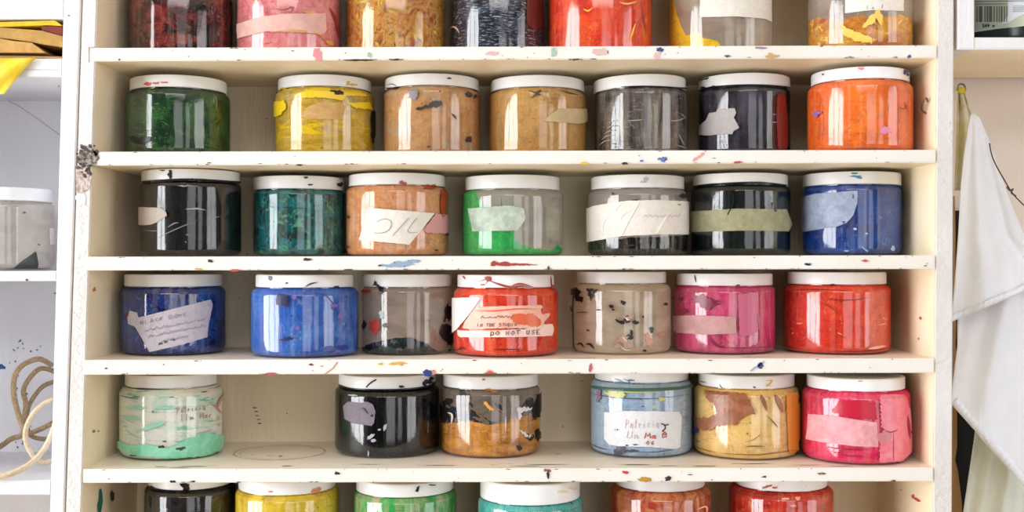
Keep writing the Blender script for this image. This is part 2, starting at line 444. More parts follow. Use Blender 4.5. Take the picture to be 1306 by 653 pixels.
# ------------------------------------------------------------------ the room
T = .1
WY = .170                                # face of the wall the shelves stand against
def st(o): return tag(o, kind='structure')
st(box('floor', (XL-T, YB-T, -.1), (XR+T, WY+T, 0), M_floor))
st(box('ceiling', (XL-T, YB-T, 2.8), (XR+T, WY+T, 2.9), M_ceil))
st(box('wall_front', (XL-T, WY, 0), (XR+T, WY+T, 2.8), M_wall))
def wall_with_holes(name, axis, pos, lo_, hi, holes):
    """wall slab with rectangular openings: bm of boxes around the holes"""
    bm = bmesh.new()
    cuts = sorted({lo_, hi, *[h[0] for h in holes], *[h[1] for h in holes]})
    for a, b in zip(cuts, cuts[1:]):
        h = next((h for h in holes if h[0] <= a and h[1] >= b), None)
        spans = [(0, 2.8)] if h is None else [(0, h[2]), (h[3], 2.8)]
        for z0, z1 in spans:
            r = bmesh.ops.create_cube(bm, size=1)['verts']
            for v in r:
                t = a+(v.co.x+.5)*(b-a); d = pos[0]+(v.co.y+.5)*(pos[1]-pos[0]); z = z0+(v.co.z+.5)*(z1-z0)
                v.co = (d, t, z) if axis == 'x' else (t, d, z)
    bmesh.ops.recalc_face_normals(bm, faces=bm.faces)
    return st(bm_obj(name, bm, M_room))
wall_with_holes('wall_left', 'x', (XL-T, XL), YB, WY, [WL])
wall_with_holes('wall_right', 'x', (XR, XR+T), YB, WY, [WR])
wall_with_holes('wall_back', 'y', (YB-T, YB), XL, XR, WB)
def window(name, axis, pos, a, b, c, d, nb):
    bm = bmesh.new()
    def bar(t0, t1, z0, z1):
        r = bmesh.ops.create_cube(bm, size=1)['verts']
        for v in r:
            t = t0+(v.co.x+.5)*(t1-t0); p = pos+(v.co.y)*.05; z = z0+(v.co.z+.5)*(z1-z0)
            v.co = (p, t, z) if axis == 'x' else (t, p, z)
    f = .05
    bar(a, a+f, c, d); bar(b-f, b, c, d); bar(a, b, c, c+f); bar(a, b, d-f, d)
    for i in range(1, nb+1): x = a+(b-a)*i/(nb+1); bar(x-.02, x+.02, c, d)
    bar(a, b, c+(d-c)*.62-.02, c+(d-c)*.62+.02)
    st(bm_obj(name, bm, M_frame))
window('window_1', 'x', XL+.03, *WL, 2)
window('window_4', 'x', XR-.03, *WR, 1)
for i, h in enumerate(WB): window('window_'+str(i+2), 'y', YB+.03, *h, 0)
st(box('baseboard_front', (XL, WY-.012, 0), (XR, WY, .1), M_frame))

# ------------------------------------------------------------------ the shelving unit
DEP = .156
unit = empty('shelving_unit', 'white painted wooden shelving full of jars of ink, cream inside', 'shelving', (0, 0, 0))
xin = lambda y: 124-.031*y
xout = lambda y: 105-.033*y
xinr = lambda y: 1195-.008*y
xoutr = lambda y: 1217-.004*y
Y0, Y1 = -120, 790
lp = prism('side_panel', [(xout(Y0), Y0), (xin(Y0), Y0), (xin(Y1), Y1), (xout(Y1), Y1)], DEP, [M_stile, M_inside], unit, bevel=.0012)
rp = prism('side_panel', [(xinr(Y0), Y0), (xoutr(Y0), Y0), (xoutr(Y1), Y1), (xinr(Y1), Y1)], DEP, [M_stile, M_inside], unit, bevel=.0012)
prism('back_panel', [(xout(Y0)+1.5, Y0), (xoutr(Y0)-1, Y0), (xoutr(Y1)-1, Y1), (xout(Y1)+1.5, Y1)], .006, [M_back], unit, Y=DEP-.001, bevel=0, at=0)
# front top edge / lower edge (left, right) of each shelf in px
SH = {0: (-72, -76, -54, -58), 1: (61, 57.5, 78, 74), 2: (193.5, 191, 211, 207.5), 3: (327.5, 325.5, 345, 343), 4: (459.5, 457, 478, 475.5), 5: (598.5, 596.5, 616, 614), 6: (737, 735, 754, 752)}
boards = {}
for k, (tl, tr, bl, br) in SH.items():
    xl = {1: 113.5, 2: 120, 3: 106, 4: 105, 5: 105}.get(k, 110)
    boards[k] = prism('shelf_board', [(xl, tl), (xinr(tr)+.5, tr), (xinr(br)+.5, br), (xl, bl)], DEP+.0008, [M_edge, M_inside, M_top], unit, Y=-.0008, bevel=.0009)
def shelf_z(k, px):
    tl, tr, *_ = SH[k]; t = (px-110)/(1192-110)
    return W(0, tl+(tr-tl)*t, -.0008).z

# dried paint on the shelf edges: (shelf, colour, blobs [(x, y, rx, ry)] , strokes [(pts, w)])
rng = random.Random(5)
EDGE = [
 (1, '#d98c93', [(405, 70, 5, 7), (403, 64, 4, 3)], []), (1, '#2a2420', [(459, 76.5, 17, 1.3), (505, 76, 9, 1), (735, 76, 8, .9)], []),
 (1, '#2c3a78', [(842, 63, 4, 3.2), (928, 71.5, 3.5, 1.6), (152, 76, 1.2, 1)], []), (1, '#d7b3ae', [(628, 68, 7, 3), (765, 66, 10, 4), (838, 71, 4, 4)], []),
 (1, '#9fbfae', [(706, 66, 3, 6), (471, 70, 3, 3)], []), (1, '#c69a62', [(985, 72, 9, 2.6), (983, 70, 3, 3)], []), (1, '#8a7b9a', [(1085, 73, 4, 1.2), (970, 61, 7, 1.2), (1142, 73, 3, 1)], []),
 (2, '#e7b52c', [(745, 208, 5, 2)], []), (2, '#1d1b2c', [(797, 208.5, 4, 1.6), (382, 210.5, 4, 1)], []), (2, '#5a6fae', [(845, 203, 5, 3), (818, 205, 2.5, 1.4)], []),
 (2, '#e29a92', [], [([(884, 205), (898, 195)], 3)]), (2, '#b23b34', [(941, 207, 6, 1.3)], []),
 (3, '#8fa9c4', [(515, 336, 15, 3.2), (500, 339, 18, 1.8), (527, 333, 8, 2)], []), (3, '#a3423a', [(640, 337, 12, 3), (630, 336, 5, 3.6), (660, 337, 22, 1.6)], []),
 (3, '#463e3a', [(392, 331, 6, 1.8), (700, 342, 1.8, 2.6), (445, 344, 5, 1), (268, 333, 3, 2), (1030, 337, 5, 1.5)], []), (3, '#c5574c', [(300, 345, 6, 1.6), (1103, 332.5, 5, 1.7)], []), (3, '#d9a03c', [(253, 343, 6, 1)], []),
 (3, '#8ea6c4', [(1031, 337, 4, 1.4)], []),
 (4, '#d9a850', [(507, 463.5, 11, 2.2), (485, 464, 3, 1.4)], []), (4, '#33437f', [(545, 475, 6, 4.6), (970, 466, 3.5, 3.5)], []), (4, '#b25b6a', [(345, 477, 8, 1.5), (753, 469, 2, 5)], []),
 (4, '#cf8f74', [(553, 475, 3, 2.5)], [([(430, 462), (424, 470), (414, 477)], 1.2)]), (4, '#6b3b34', [(397, 465, 3, 1.2), (135, 470, 1.5, 1)], []), (4, '#9aa8bf', [], [([(957, 473), (975, 461)], 2)]),
 (5, '#b78e2e', [(821, 612, 9, 3)], []), (5, '#c23b2c', [(797, 602.5, 4, 2)], []), (5, '#2d2530', [(852, 610, 3.6, 3), (699, 605, 2, 5), (220, 614, 4, 1.6), (246, 614, 3, 1), (430, 604, 3, 1.5), (975, 608, 2, 1.2), (1140, 613, 3, .9)], []),
 (5, '#8a5d52', [(698, 600, 5, 2), (1048, 604, 5, 1.6)], []),
]
by = {}
for k, col, bl, sk in EDGE:
    polys = []
    for x, y, rx, ry in bl: polys.append(blobpoly(x, y, rx, ry, rng, 16))
    for pts, wd in sk: polys += ribbon(pts, wd)
    flat_decal('paint_stain', polys, drip(col), boards[k], -.0008)
# fine specks scattered on the edges, one mesh of pattern per board
for k in range(1, 6):
    tl, tr, bl_, br_ = SH[k]; polys = []
    for i in range(46):
        x = rng.uniform(125, 1185); t = (x-110)/1082; y0 = tl+(tr-tl)*t; y1 = bl_+(br_-bl_)*t
        y = rng.choice([rng.uniform(y0+1, y1-1), y1-.8, y1-.8, y0+1])
        polys.append(blobpoly(x, y, rng.choice([.5, .7, 1.1, 2.6]), rng.uniform(.3, .7), rng, 7))
    flat_decal('paint_speck', polys, drip('#5d5048'), boards[k], -.0008)
# ring left by a jar, and smudges, on the top face of the fifth shelf
def top_ring(k, px, Yc, r, w_, mat, name='ring_stain', wob=.0):
    z = shelf_z(k, px); cx = (px-PX)*(D+Yc)/F
    bm = bmesh.new(); n = 72; R = random.Random(3)
    a = []; b_ = []
    for i in range(n):
        t = 2*PI*i/n; ww = w_*R.uniform(.3, 1)
        a.append(bm.verts.new((cx+(r-ww)*math.cos(t), Yc+(r-ww)*math.sin(t), z+.0003)))
        b_.append(bm.verts.new((cx+(r+ww)*math.cos(t), Yc+(r+ww)*math.sin(t), z+.0003)))
    for i in range(n):
        j = (i+1) % n; bm.faces.new((a[i], b_[i], b_[j], a[j]))
    return bm_obj(name, bm, mat, boards[k])
top_ring(5, 357, .088, .0435, .0007, plain('ring_grime', '#a08f7d', .7))
top_ring(5, 360, .088, .040, .0004, plain('ring_grime_faint', '#bfb09c', .7))
def top_smudges(k, items):
    for col, L in items:
        for px, Yc, rx, ry in L:
            bm = bmesh.new()
            z = shelf_z(k, px)+.0004; cx = (px-PX)*(D+Yc)/F
            vs = [bm.verts.new((x, y, z)) for x, y in blobpoly(cx, Yc, rx, ry, rng, 12, .45)]; bm.faces.new(vs)
            bm_obj('paint_stain', bm, drip(col), boards[k])
top_smudges(5, [('#6b5f54', [(358, .065, .002, .003), (365, .012, .004, .002), (712, .075, .003, .0015), (700, .018, .02, .0012), (670, .01, .012, .001), (230, .006, .009, .0015), (205, .01, .006, .0014), (810, .016, .014, .002), (850, .01, .01, .001), (960, .02, .016, .0012), (1030, .012, .012, .001), (1070, .006, .01, .0008), (470, .02, .012, .001)]),
                ('#9a8f9c', [(250, .012, .012, .002), (560, .014, .02, .0012), (900, .009, .012, .002)])])
top_smudges(4, [('#6b5548', [(300, .02, .02, .001), (590, .01, .012, .001), (740, .012, .02, .0008), (965, .016, .016, .001)]), ('#d48a72', [(470, .012, .02, .0008)])])
# flecks on the walls inside the bays
def side_flecks(parent, name, X, items, nx, col):
    bm = bmesh.new()
    for y, z, ry, rz in items:
        vs = [bm.verts.new((X, a_, b2)) for a_, b2 in blobpoly(y, z, ry, rz, rng, 10, .4)]
        bm.faces.new(vs)
    return bm_obj(name, bm, drip(col), parent)
def inner_x(px_fn, py): return W(px_fn(py), py).x
def side_at(px, py, left=True):
    """point of the inner side face seen at that pixel -> (X, Y, Z)"""
    X = W(xin(py) if left else xinr(py), py).x
    t = X*F/(px-PX)
    return X, t-D, EYE-(py-PY)*t/F
for left, col, L in [(True, '#c57a4e', [(120, 369, .0035, .002)]), (True, '#7a5a48', [(119, 550, .003, .0012), (125, 550, .002, .001)]), (True, '#0f6f6a', [(127, 642, .006, .011)]), (True, '#1c2a2a', [(143, 633, .006, .006)]),
                     (False, '#c0604a', [(1175, 406, .003, .0014), (1172, 432, .002, .001)]), (False, '#c24a4a', [(1170, 637, .009, .0016), (1165, 633, .004, .002)]), (False, '#6b7480', [(1150, 625, .003, .0005)])]:
    items = []
    for px, py, ry, rz in L:
        X, y, z = side_at(px, py, left); items.append((y, z, ry, rz))
    side_flecks(lp if left else rp, 'paint_stain', X+(.0006 if left else -.0006), items, 0, col)
# specks on the back panel
bp_ = []
for i in range(70): bp_.append(blobpoly(rng.uniform(200, 1100), rng.uniform(110, 560), rng.choice([.5, .8, 1.2]), rng.uniform(.4, 1.2), rng, 8))
for y in range(5): bp_.append(blobpoly(325+y*1.6, 520+y*5, 2.6, .7, rng, 8))
q = []
for p in bp_: q.append([(W(x, y, DEP-.0015).x, W(x, y, DEP-.0015).z) for x, y in p])
bent('paint_speck', q, lambda u, v, l: Vector((u, DEP-.001-l, v)), drip('#6a5b4a'), unit, None, .0004, .0003)
# black crusted patch at the end of the second shelf, brown smear under it
crust = blot('black_crust', '#2a2522', '#6e645c', .8, 400)
flat_decal('rust_smear', [[(97, 212), (112, 205), (117, 226), (114, 240), (104, 247), (97, 246)]], blot('brown_smear', '#a08a80', '#cfc4bc', .8, 300), lp, 0, .0007)
flat_decal('blue_wash', [blobpoly(103, 254, 6, 9, rng, 16, .3)], plain('pale_blue_wash', '#d5dfe6', .6), lp, 0, .0005)
bm = bmesh.new(); R9 = random.Random(11)
for i in range(150):
    x = R9.gauss(110, 6.5); y = R9.gauss(203, 8)
    if y < 186 or y > 236 or x < 98 or x > 124: continue
    r = R9.uniform(.0006, .0019); p = W(x, y, -.0008)
    m = Matrix.Translation(p) @ Matrix.Rotation(R9.uniform(0, 3), 4, 'Y') @ Matrix.Diagonal((r*R9.uniform(.6, 1.8), .0008, r, 1))
    bmesh.ops.create_icosphere(bm, subdivisions=1, radius=1, matrix=m)
cr = bm_obj('crusted_grime', bm, crust, lp)
flat_decal('charred_patch', [roughen(blobpoly(113, 201, 14, 9, rng, 22, .3), 1.5)], blot('charred', '#3a332f', '#a0958e', .8, 380), lp, -.0008, .0008)

flat_decal('thin_line', ribbon([(113.2, 79), (113, 60.5), (122, 60)], .7), drip('#a89d92'), lp, 0, .0006)
flat_decal('thin_line', ribbon([(104.4, 616.5), (104.2, 598)], .8), drip('#b0a69c'), lp, 0, .0006)
flat_decal('thin_line', ribbon([(119, 190), (118.6, 150), (119, 120)], .4), drip('#b8aea2'), lp, 0, .0006)
# small hook screwed in the right side panel
X, y, z = side_at(1181, 140, False)
hk = smooth_line([(X+.002, y, z-.004), (X-.004, y-.002, z-.001), (X-.006, y-.008, z+.005), (X-.004, y-.012, z+.009), (X-.002, y-.010, z+.006)], 5)
h = tube('screw_hook', hk, .0009, plain('dull_metal', '#6f675e', .4, Metallic=.8))
tag(h, 'small bent metal hook in the right inner side of the shelving', 'hook')

# ------------------------------------------------------------------ jars
class Jar: pass
# where each lid's front top and lower edge show, jar by jar (px)
LIDS = {2: [(94, 110), (94, 109), (93, 108), (95, 110), (93.7, 110), (92, 107.5), (83.5, 99)],
        3: [(213.5, 229), (223.3, 240), (219.7, 235), (222.3, 240), (222, 239), (219.6, 234), (217.8, 234)],
        4: [(350, 366), (350.5, 367), (350, 366), (350.5, 367), (346.7, 361.5), (349, 364.5), (347.2, 363)],
        5: [(None, 496), (None, 497), (None, 497), (None, 488.5), (None, 496.5), (484, 500)],
        6: [(None, 626), (None, 632.5), (None, 635), (619, 645), (None, 628), (None, 628)]}
def rev(profile, n, uvR=None):
    """surface of revolution; profile [(r, z)], angle 0 faces the viewer (-Y). UV = (arc metres, z)"""
    bm = bmesh.new(); uvl = bm.loops.layers.uv.new('UVMap'); rings = []
    for r, z in profile:
        if r < 1e-6: rings.append([bm.verts.new((0, 0, z))]); continue
        rings.append([bm.verts.new((r*math.sin(2*PI*i/n), -r*math.cos(2*PI*i/n), z)) for i in range(n)])
    R = uvR or max(r for r, _ in profile)
    for (a, b), (pa, pb) in zip(zip(rings, rings[1:]), zip(profile, profile[1:])):
        for i in range(n):
            j = (i+1) % n
            if len(a) == 1: vs = (a[0], b[j], b[i]); ks = ((i+.5, pa[1]), (i+1, pb[1]), (i, pb[1]))
            elif len(b) == 1: vs = (a[i], a[j], b[0]); ks = ((i, pa[1]), (i+1, pa[1]), (i+.5, pb[1]))
            else: vs = (a[i], a[j], b[j], b[i]); ks = ((i, pa[1]), (i+1, pa[1]), (i+1, pb[1]), (i, pb[1]))
            f = bm.faces.new(vs)
            for l, (t, z) in zip(f.loops, ks):
                th = t/n*2*PI
                if i >= n/2: th -= 2*PI
                l[uvl].uv = (th*R, z)
    return bm

JH, LH = .0770, .0118
def make_jar(row, bl, br, ll, lr, yf, label, paint, lidtop=None, tilt=0, H=JH, cat='jar', name='ink_jar', zbase=None, group='screen printing ink jars on the shelves', lidh=LH, kind=None, key=None):
    j = Jar(); k = (br-bl)/2/F
    R = k*(D+yf)/(1-k); Yc = yf+R; cx = (bl+br)/2
    Xc = (cx-PX)*(D+Yc)/F
    # widening of a circle seen off axis
    R *= 1/math.sqrt(1+((cx-PX)/F)**2)
    z0 = (shelf_z(row, cx) if zbase is None else zbase)+.0004
    rl = min((lr-ll)/(br-bl)*R, R-.0012)
    if row in LIDS and zbase is None and group:
        top, lb = LIDS[row].pop(0); t = D+yf+R-rl
        zl = (EYE-(lb-PY)*t/F)-z0
        if top: H = (EYE-(top-PY)*t/F)-z0; lidh = H-zl
        else: H = zl+lidh
        tl, tr, b0, b1 = SH[row-1]; lim = W(0, b0+(b1-b0)*(cx-110)/1082, -.0008).z-z0-.0009
        H = min(H, lim)
        if top is None or H == lim: lidh = max(.008, H-zl)
    j.R, j.Xc, j.Yc, j.z0, j.rl, j.H = R, Xc, Yc, z0, rl, H
    e = empty(name, label, cat, (Xc, Yc, z0), group); j.e = e
    zt = H-lidh
    rn = rl-.0016
    zs = zt-.0045-min(.006, (R-rn)*.5)        # where the shoulder starts
    arc = lambda c0, c1, r0, z0_, r1, z1_: None
    prof = [(0, .0010), (R-.010, .0010), (R-.0058, 0), (R-.0032, .0006), (R-.0012, .0022), (R-.0002, .0045), (R, .0065)]
    prof += [(R, .02), (R, .04), (R, zs)]
    for i in range(1, 7):
        t = i/6*PI/2; prof.append((rn+(R-rn)*math.cos(t), zs+(zt-.0018-zs)*math.sin(t)))
    prof += [(rn, zt+.002)]
    j.prof = prof
    j.zs, j.zt = zs, zt
    bm = rev(prof, 96, R)
    j.body = bm_obj('jar_body', bm, M_shell, e, angle=.7)
    off = .0013
    pin = [(max(0, r-off) if r > 0 else 0, z+off*.8) for r, z in prof[:-1]]+[(rn-off, zt), (0, zt)]
    mat = paint(j) if callable(paint) else paint
    j.paint = bm_obj('ink', rev(pin, 96, R), mat, e, angle=.7)
    lp_ = [(rl-.0025, zt+.0006), (rl-.0006, zt), (rl, zt+.0006), (rl, zt+lidh*.35), (rl, H-.0016), (rl-.0005, H-.0005), (rl-.0016, H), (rl-.0045, H), (rl-.0055, H-.0006), (0, H-.0006)]
    lp_ = [(0, zt+.0026), (rl-.0012, zt+.0026)] + lp_ if False else lp_
    lid = bm_obj('lid', rev(lp_, 96, rl), M_lid, e, angle=.5)
    lid.location = (0, 0, 0)
    if tilt: lid.rotation_euler = (0, tilt, 0)
    j.lid = lid
    return j

def rad(j, z):
    p = j.prof[6:] if z > .01 else j.prof[2:]
    if z >= j.zt-.0005: return j.rl
    for (r0, z0), (r1, z1) in zip(p, p[1:]):
        if z0 <= z <= z1: return r0+(r1-r0)*(z-z0)/(z1-z0) if z1 > z0 else r0
    return j.R
def hit(j, px, py, R=None):
    """pixel -> (angle, height) on the jar's wall"""
    R = R or j.R
    for _ in range(2):
        dx = (px-PX)/F; cx, cy = j.Xc, D+j.Yc
        a = dx*dx+1; b = -2*(dx*cx+cy); c = cx*cx+cy*cy-R*R; disc = b*b-4*a*c
        t = (-b-math.sqrt(max(0, disc)))/(2*a)
        x, y = t*dx-cx, t-cy
        th = math.atan2(x, -y); z = EYE-(py-PY)/F*t-j.z0
        R2 = rad(j, z)
        if abs(R2-R) < 1e-5: break
        R = R2
    return th, z
def on(j, name, polys, mat, lift=.0006, thick=.0004, parent=None):
    """polygons in px laid on the wall of the jar"""
    if isinstance(mat, str): mat = drip(mat)
    if name in SPLIT:
        cl = clusters(polys)
        if len(cl) > 1: return [on(j, name, c, mat, lift, thick, parent) for c in cl][0]
        if name == 'ink_smear': polys = [roughen(p, 1.3) if len(p) > 4 or len(polys) == 1 else p for p in polys]
        else: polys = [roughen(p, .35) for p in polys]
    q = []
    for p in polys:
        # densify so that long edges follow the curve
        r = []
        n = len(p)
        for i in range(n):
            a, b = p[i], p[(i+1) % n]; m = max(1, int(math.hypot(b[0]-a[0], b[1]-a[1])/8))
            for s in range(m): r.append((a[0]+(b[0]-a[0])*s/m, a[1]+(b[1]-a[1])*s/m))
        r2 = []
        for x, y in r:
            th, z = hit(j, x, y); r2.append((th*j.R, min(j.H-.0012, max(.0008, z))))
        q.append(r2)
    def fn(u, v, l):
        th = u/j.R; R = rad(j, v)+l
        return Vector((R*math.sin(th), -R*math.cos(th), v))
    return bent(name, q, fn, mat, parent or j.e, j.R*math.radians(5), lift, thick, .004)
def uvp(j, pts):
    out = []
    for x, y in pts:
        th, z = hit(j, x, y, j.R-.0013); out.append((th*j.R, max(0, z)))
    return out
def blobs(L, seed=1, jag=.4): 
    r = random.Random(seed); return [blobpoly(*b[:4], r, 14, jag, b[4] if len(b) > 4 else 0) for b in L]
def strokes(L, taper=True):
    o = []
    for pts, wd in L: o += ribbon(smooth_line(pts, 4), wd, taper)
    return o

def tape_mat(name, col, col2, s=140, rough=.6, alpha=1, wr=.0005):
    n = NT(name); uv = n.new('ShaderNodeUVMap').outputs[0]
    f = n.noise(n.map(uv, (s, s, 1)), 1, 6, .7, .8)
    cr_ = n.noise(n.map(uv, (900, 120, 1)), 1, 3, .6)
    if alpha < 1: alpha = n.math('MULTIPLY_ADD', n.step(n.noise(n.map(uv, (60, 60, 1)), 1, 4, .6, .4), .5, .25), -(1-alpha)*2, 1)
    return n.done(n.bsdf(n.mix(n.step(f, .56, .3), lin(col), lin(col2)), rough, n.math('MULTIPLY_ADD', cr_, .4, f), wr*.5, Alpha=alpha))
T_white = tape_mat('white_tape', '#ece8e2', '#dcd4ca')
T_cream = tape_mat('masking_tape', '#d8ccb6', '#b8a88e')

# ink materials; P(...) returns a function of the jar
cnt = [0]
def P(base, layers=(), fill=None, **kw):
    def f(j):
        cnt[0] += 1
        return paint_material('ink_%02d' % cnt[0], base, layers, uvp(j, fill) if fill else None, j.R, seed=kw.pop('seed', cnt[0]), **kw)
    return f
J = {}

# ---- top row (cut by the picture's upper edge)
yf0 = .042
J['r1a'] = make_jar(1, 163, 299, 172, 290, .028, 'dark red and black smeared jar, first on the top shelf beside the left panel',
    P([(50, 50, 1.2), (.35, '#120a0c'), (.48, '#4a1418'), (.58, '#8a3430'), (.7, '#a04a3a')], [('#0c0a0d', (22, 60), .54, .03, 1), ('#b8543c', (40, 300), .66, .03, .5)]))
J['r1b'] = make_jar(1, 301, 436, 310, 427, yf0-.01, 'pink jar with a strip of translucent tape, on the top shelf',
    P([(40, 60, 1), (.3, '#d8606c'), (.5, '#ea8f95'), (.7, '#f0a8a4')], [('#b83a3c', (50, 160, .5), .64, .015, 2), ('#e0b060', (60, 60, .6), .66, .03, 2)], seed=4))
j = J['r1b']
on(j, 'masking_tape', [[(302, 31), (330, 22), (360, 18), (415, 17), (416, 38), (412, 44), (380, 41), (340, 40), (303, 49)]], tape_mat('pink_tape', '#eec3bb', '#e3b0a4', alpha=.9))
on(j, 'ink_smear', strokes([([(352, 11), (362, 13), (372, 9), (372, 15), (358, 16)], 1.6), ([(420, 10), (428, 25), (432, 48)], 3)]), '#a63836')
on(j, 'ink_smear', strokes([([(345, 41), (375, 39), (405, 43), (412, 50)], 2.2), ([(385, 14), (398, 17)], 3), ([(415, 52), (425, 57)], 6)]), '#d8a040')
J['r1c'] = make_jar(1, 441, 569, 450, 560, yf0, 'jar smeared with orange, mustard yellow and brown ink, on the top shelf',
    P([(60, 50, 2.5), (.32, '#7a3a1c'), (.43, '#b86a30'), (.5, '#c88a3a'), (.58, '#d0a040'), (.68, '#8a5a2c')], [('#e0c83c', (45, 40, .8), .6, .02, 2.5), ('#3a1c12', (70, 120, .5), .63, .015, 2.5), ('#e07a40', (60, 60), .62, .02, 2), ('#c8452c', (40, 60), .66, .02, 1)]))
J['r1d'] = make_jar(1, 575, 695, 582, 688, yf0+.004, 'dark navy and black jar with pale streaks beside the red-orange jar, on the top shelf',
    P([(40, 40, 1), (.35, '#08090e'), (.5, '#1c2230'), (.65, '#3a4456')], [('#a8b0c8', (160, 900), .58, .05, .5), ('#16323c', (60, 40), .6, .04, 1), ('#d8b84a', (90, 60), .68, .02, 1)], tex=.3))
on(J['r1d'], 'ink_smear', [[(672, -5), (690, -5), (691, 34), (680, 38), (672, 30)]], '#5e2420')
on(J['r1d'], 'ink_smear', strokes([([(571, 38), (578, 34), (583, 37), (586, 42)], 2)]), '#e8c8b0')
J['r1e'] = make_jar(1, 698, 832, 707, 823, yf0-.01, 'bright red-orange jar with yellow flecks, on the top shelf',
    P([(45, 20, 1), (.3, '#d8281c'), (.5, '#ea4a24'), (.65, '#ee6a30')], [('#f4a83c', (90, 130, .8), .67, .02, 2), ('#e8b040', (140, 30, .15), .7, .02, 1), ('#b81c18', (60, 20), .64, .04, 1)]))
on(J['r1e'], 'ink_smear', strokes([([(744, 11), (750, 14), (756, 10)], 2), ([(790, 3), (800, 5), (812, 2)], 2.4), ([(810, 30), (803, 52)], 2.5)]), '#f2c050')
J['r1f'] = make_jar(1, 852, 986, 861, 977, yf0-.008, 'nearly empty clear jar with bright yellow ink and white tape, on the top shelf',
    P('#f4c81c', [('#e8b010', (30, 30), .6, .1, 1)], fill=[(852, -60), (862, -60), (866, 30), (874, 46), (887, 40), (896, 48), (915, 52), (920, 60), (984, 64)], haze=.4, hazecol='#ecdfd2', amp=.02))
on(J['r1f'], 'masking_tape', [[(893, -30), (983, -30), (984, 28), (975, 24), (940, 21), (893, 22)]], T_white)
J['r1g'] = make_jar(1, 1028, 1165, 1037, 1156, .006, 'clear jar of amber and yellow ink remains, last on the top shelf',
    P([(30, 60, 1.5), (.35, '#b86428'), (.5, '#cf8a34'), (.62, '#e8a83c')], [('#f4d468', (50, 50, .6), .6, .02, 2.5), ('#a8542a', (40, 60), .64, .02, 2)], fill=[(1028, 30), (1040, 22), (1056, 25), (1075, 28), (1085, 22), (1110, 20), (1140, 19), (1166, 24)], haze=.4, hazecol='#e6d4c8', amp=.12))
on(J['r1g'], 'masking_tape', [[(1078, -30), (1152, -30), (1152, 14), (1110, 13), (1078, 17)]], T_white)
on(J['r1g'], 'ink_smear', [[(1070, 30), (1085, 38), (1112, 48), (1112, 55), (1092, 53), (1078, 45)], [(1118, 14), (1124, 12), (1114, 30), (1100, 36), (1108, 22)], [(1117, 12), (1126, 20), (1124, 34), (1118, 24)]], '#f2c85c')
on(J['r1g'], 'handwriting', writing('hol' if False else 'lo l', 1105, 12, 1130, 11, 5, .7), '#4a4248')

# ---- second row
def yf_from_top(row, cx, top): 
    z = shelf_z(row, cx)+JH-EYE
    return z*F/(PY-top)-D
J['r2a'] = make_jar(2, 160, 296, 169, 293, .022, 'dark green jar with red marks on its lid, first on the second shelf',
    P([(45, 40, 1.5), (.32, '#061a0e'), (.48, '#113a1c'), (.62, '#2a5c2c')], [('#5c8a50', (120, 260, .5), .61, .03, 2), ('#9aa05a', (110, 12), .66, .03, .6), ('#0a1a12', (30, 60), .6, .02, 2)], tex=.5))
on(J['r2a'], 'ink_smear', blobs([(189, 107, 5, 2), (199, 106, 4, 1.3), (210, 105, 4, .8)], 3), '#c8442e')
on(J['r2a'], 'ink_smear', [[(163, 172), (175, 175), (192, 175), (192, 180), (180, 184), (168, 181)]], '#0c1a14')
J['r2b'] = make_jar(2, 350, 479, 355, 474, .046, 'mustard yellow smeared jar with a black spot under the lid, on the second shelf',
    P([(30, 60, 1.8), (.35, '#b8921c'), (.5, '#d0ac34'), (.62, '#c8a85c')], [('#e8c41c', (25, 90), .58, .02, 1.5), ('#bfa470', (50, 30), .6, .05, 1), ('#6e5218', (60, 240), .68, .02, 1.5)]))
j = J['r2b']
on(j, 'ink_smear', blobs([(434, 118.5, 6, 3.6), (428, 116.5, 7, 1.5), (477, 162, 4, 16), (475, 148, 2, 7)], 4), '#2a2414')
on(j, 'ink_smear', [[(383, 118), (400, 112), (440, 112), (462, 118), (470, 123), (440, 122), (438, 128), (410, 124), (385, 125)], [(350, 130), (362, 128), (366, 135), (360, 145), (350, 150)], [(440, 132), (470, 130), (476, 140), (455, 138)]], '#e8c820')
on(j, 'masking_tape', [[(384, 147), (392, 137), (405, 131), (437, 131), (441, 136), (436, 152), (392, 152)]], tape_mat('ochre_tape', '#cfa468', '#d8b070', alpha=.8))
on(j, 'ink_smear', blobs([(448, 108, 6, 1.5), (444, 106, 2, 2.6), (362, 113, 4, 1)], 8), '#d8b42c')
J['r2c'] = make_jar(2, 488, 614, 492, 612, .046, 'tan brown jar with a small black lump near the middle, on the second shelf',
    P([(30, 30, 1), (.35, '#b07a48'), (.5, '#c08e5c'), (.65, '#c89a68')], [('#a89a88', (40, 60), .6, .08, 1), ('#3a302a', (110, 160), .685, .015, 2)]))
j = J['r2c']
on(j, 'ink_smear', [[(530, 138), (545, 134), (552, 129), (562, 128), (564, 134), (556, 137), (545, 137), (533, 141)]]+blobs([(598, 120, 4, 3), (606, 123, 2, 3), (598, 178, 4, 3), (579, 148, 6, 1.2, .9), (547, 187, 2, 1.2), (561, 117, 1.4, 1)], 5), '#38332f')
on(j, 'ink_smear', [[(520, 115), (533, 115), (532, 124), (528, 128), (522, 124)]], '#8f8690')
on(j, 'ink_smear', strokes([([(493, 112), (503, 113), (510, 111)], 2.5), ([(494, 109), (500, 107), (506, 110)], 1)])+blobs([(573, 100, 3, 1)]), '#3a2c24')
J['r2d'] = make_jar(2, 622, 749, 625, 744, .046, 'golden brown jar with a torn piece of tape at its right, on the second shelf',
    P([(30, 8, .6), (.35, '#ac7c3c'), (.5, '#be9050'), (.65, '#c89c58')], [('#d8b070', (90, 8), .63, .05, .3), ('#8a6030', (60, 120), .68, .03, 1)]))
j = J['r2d']
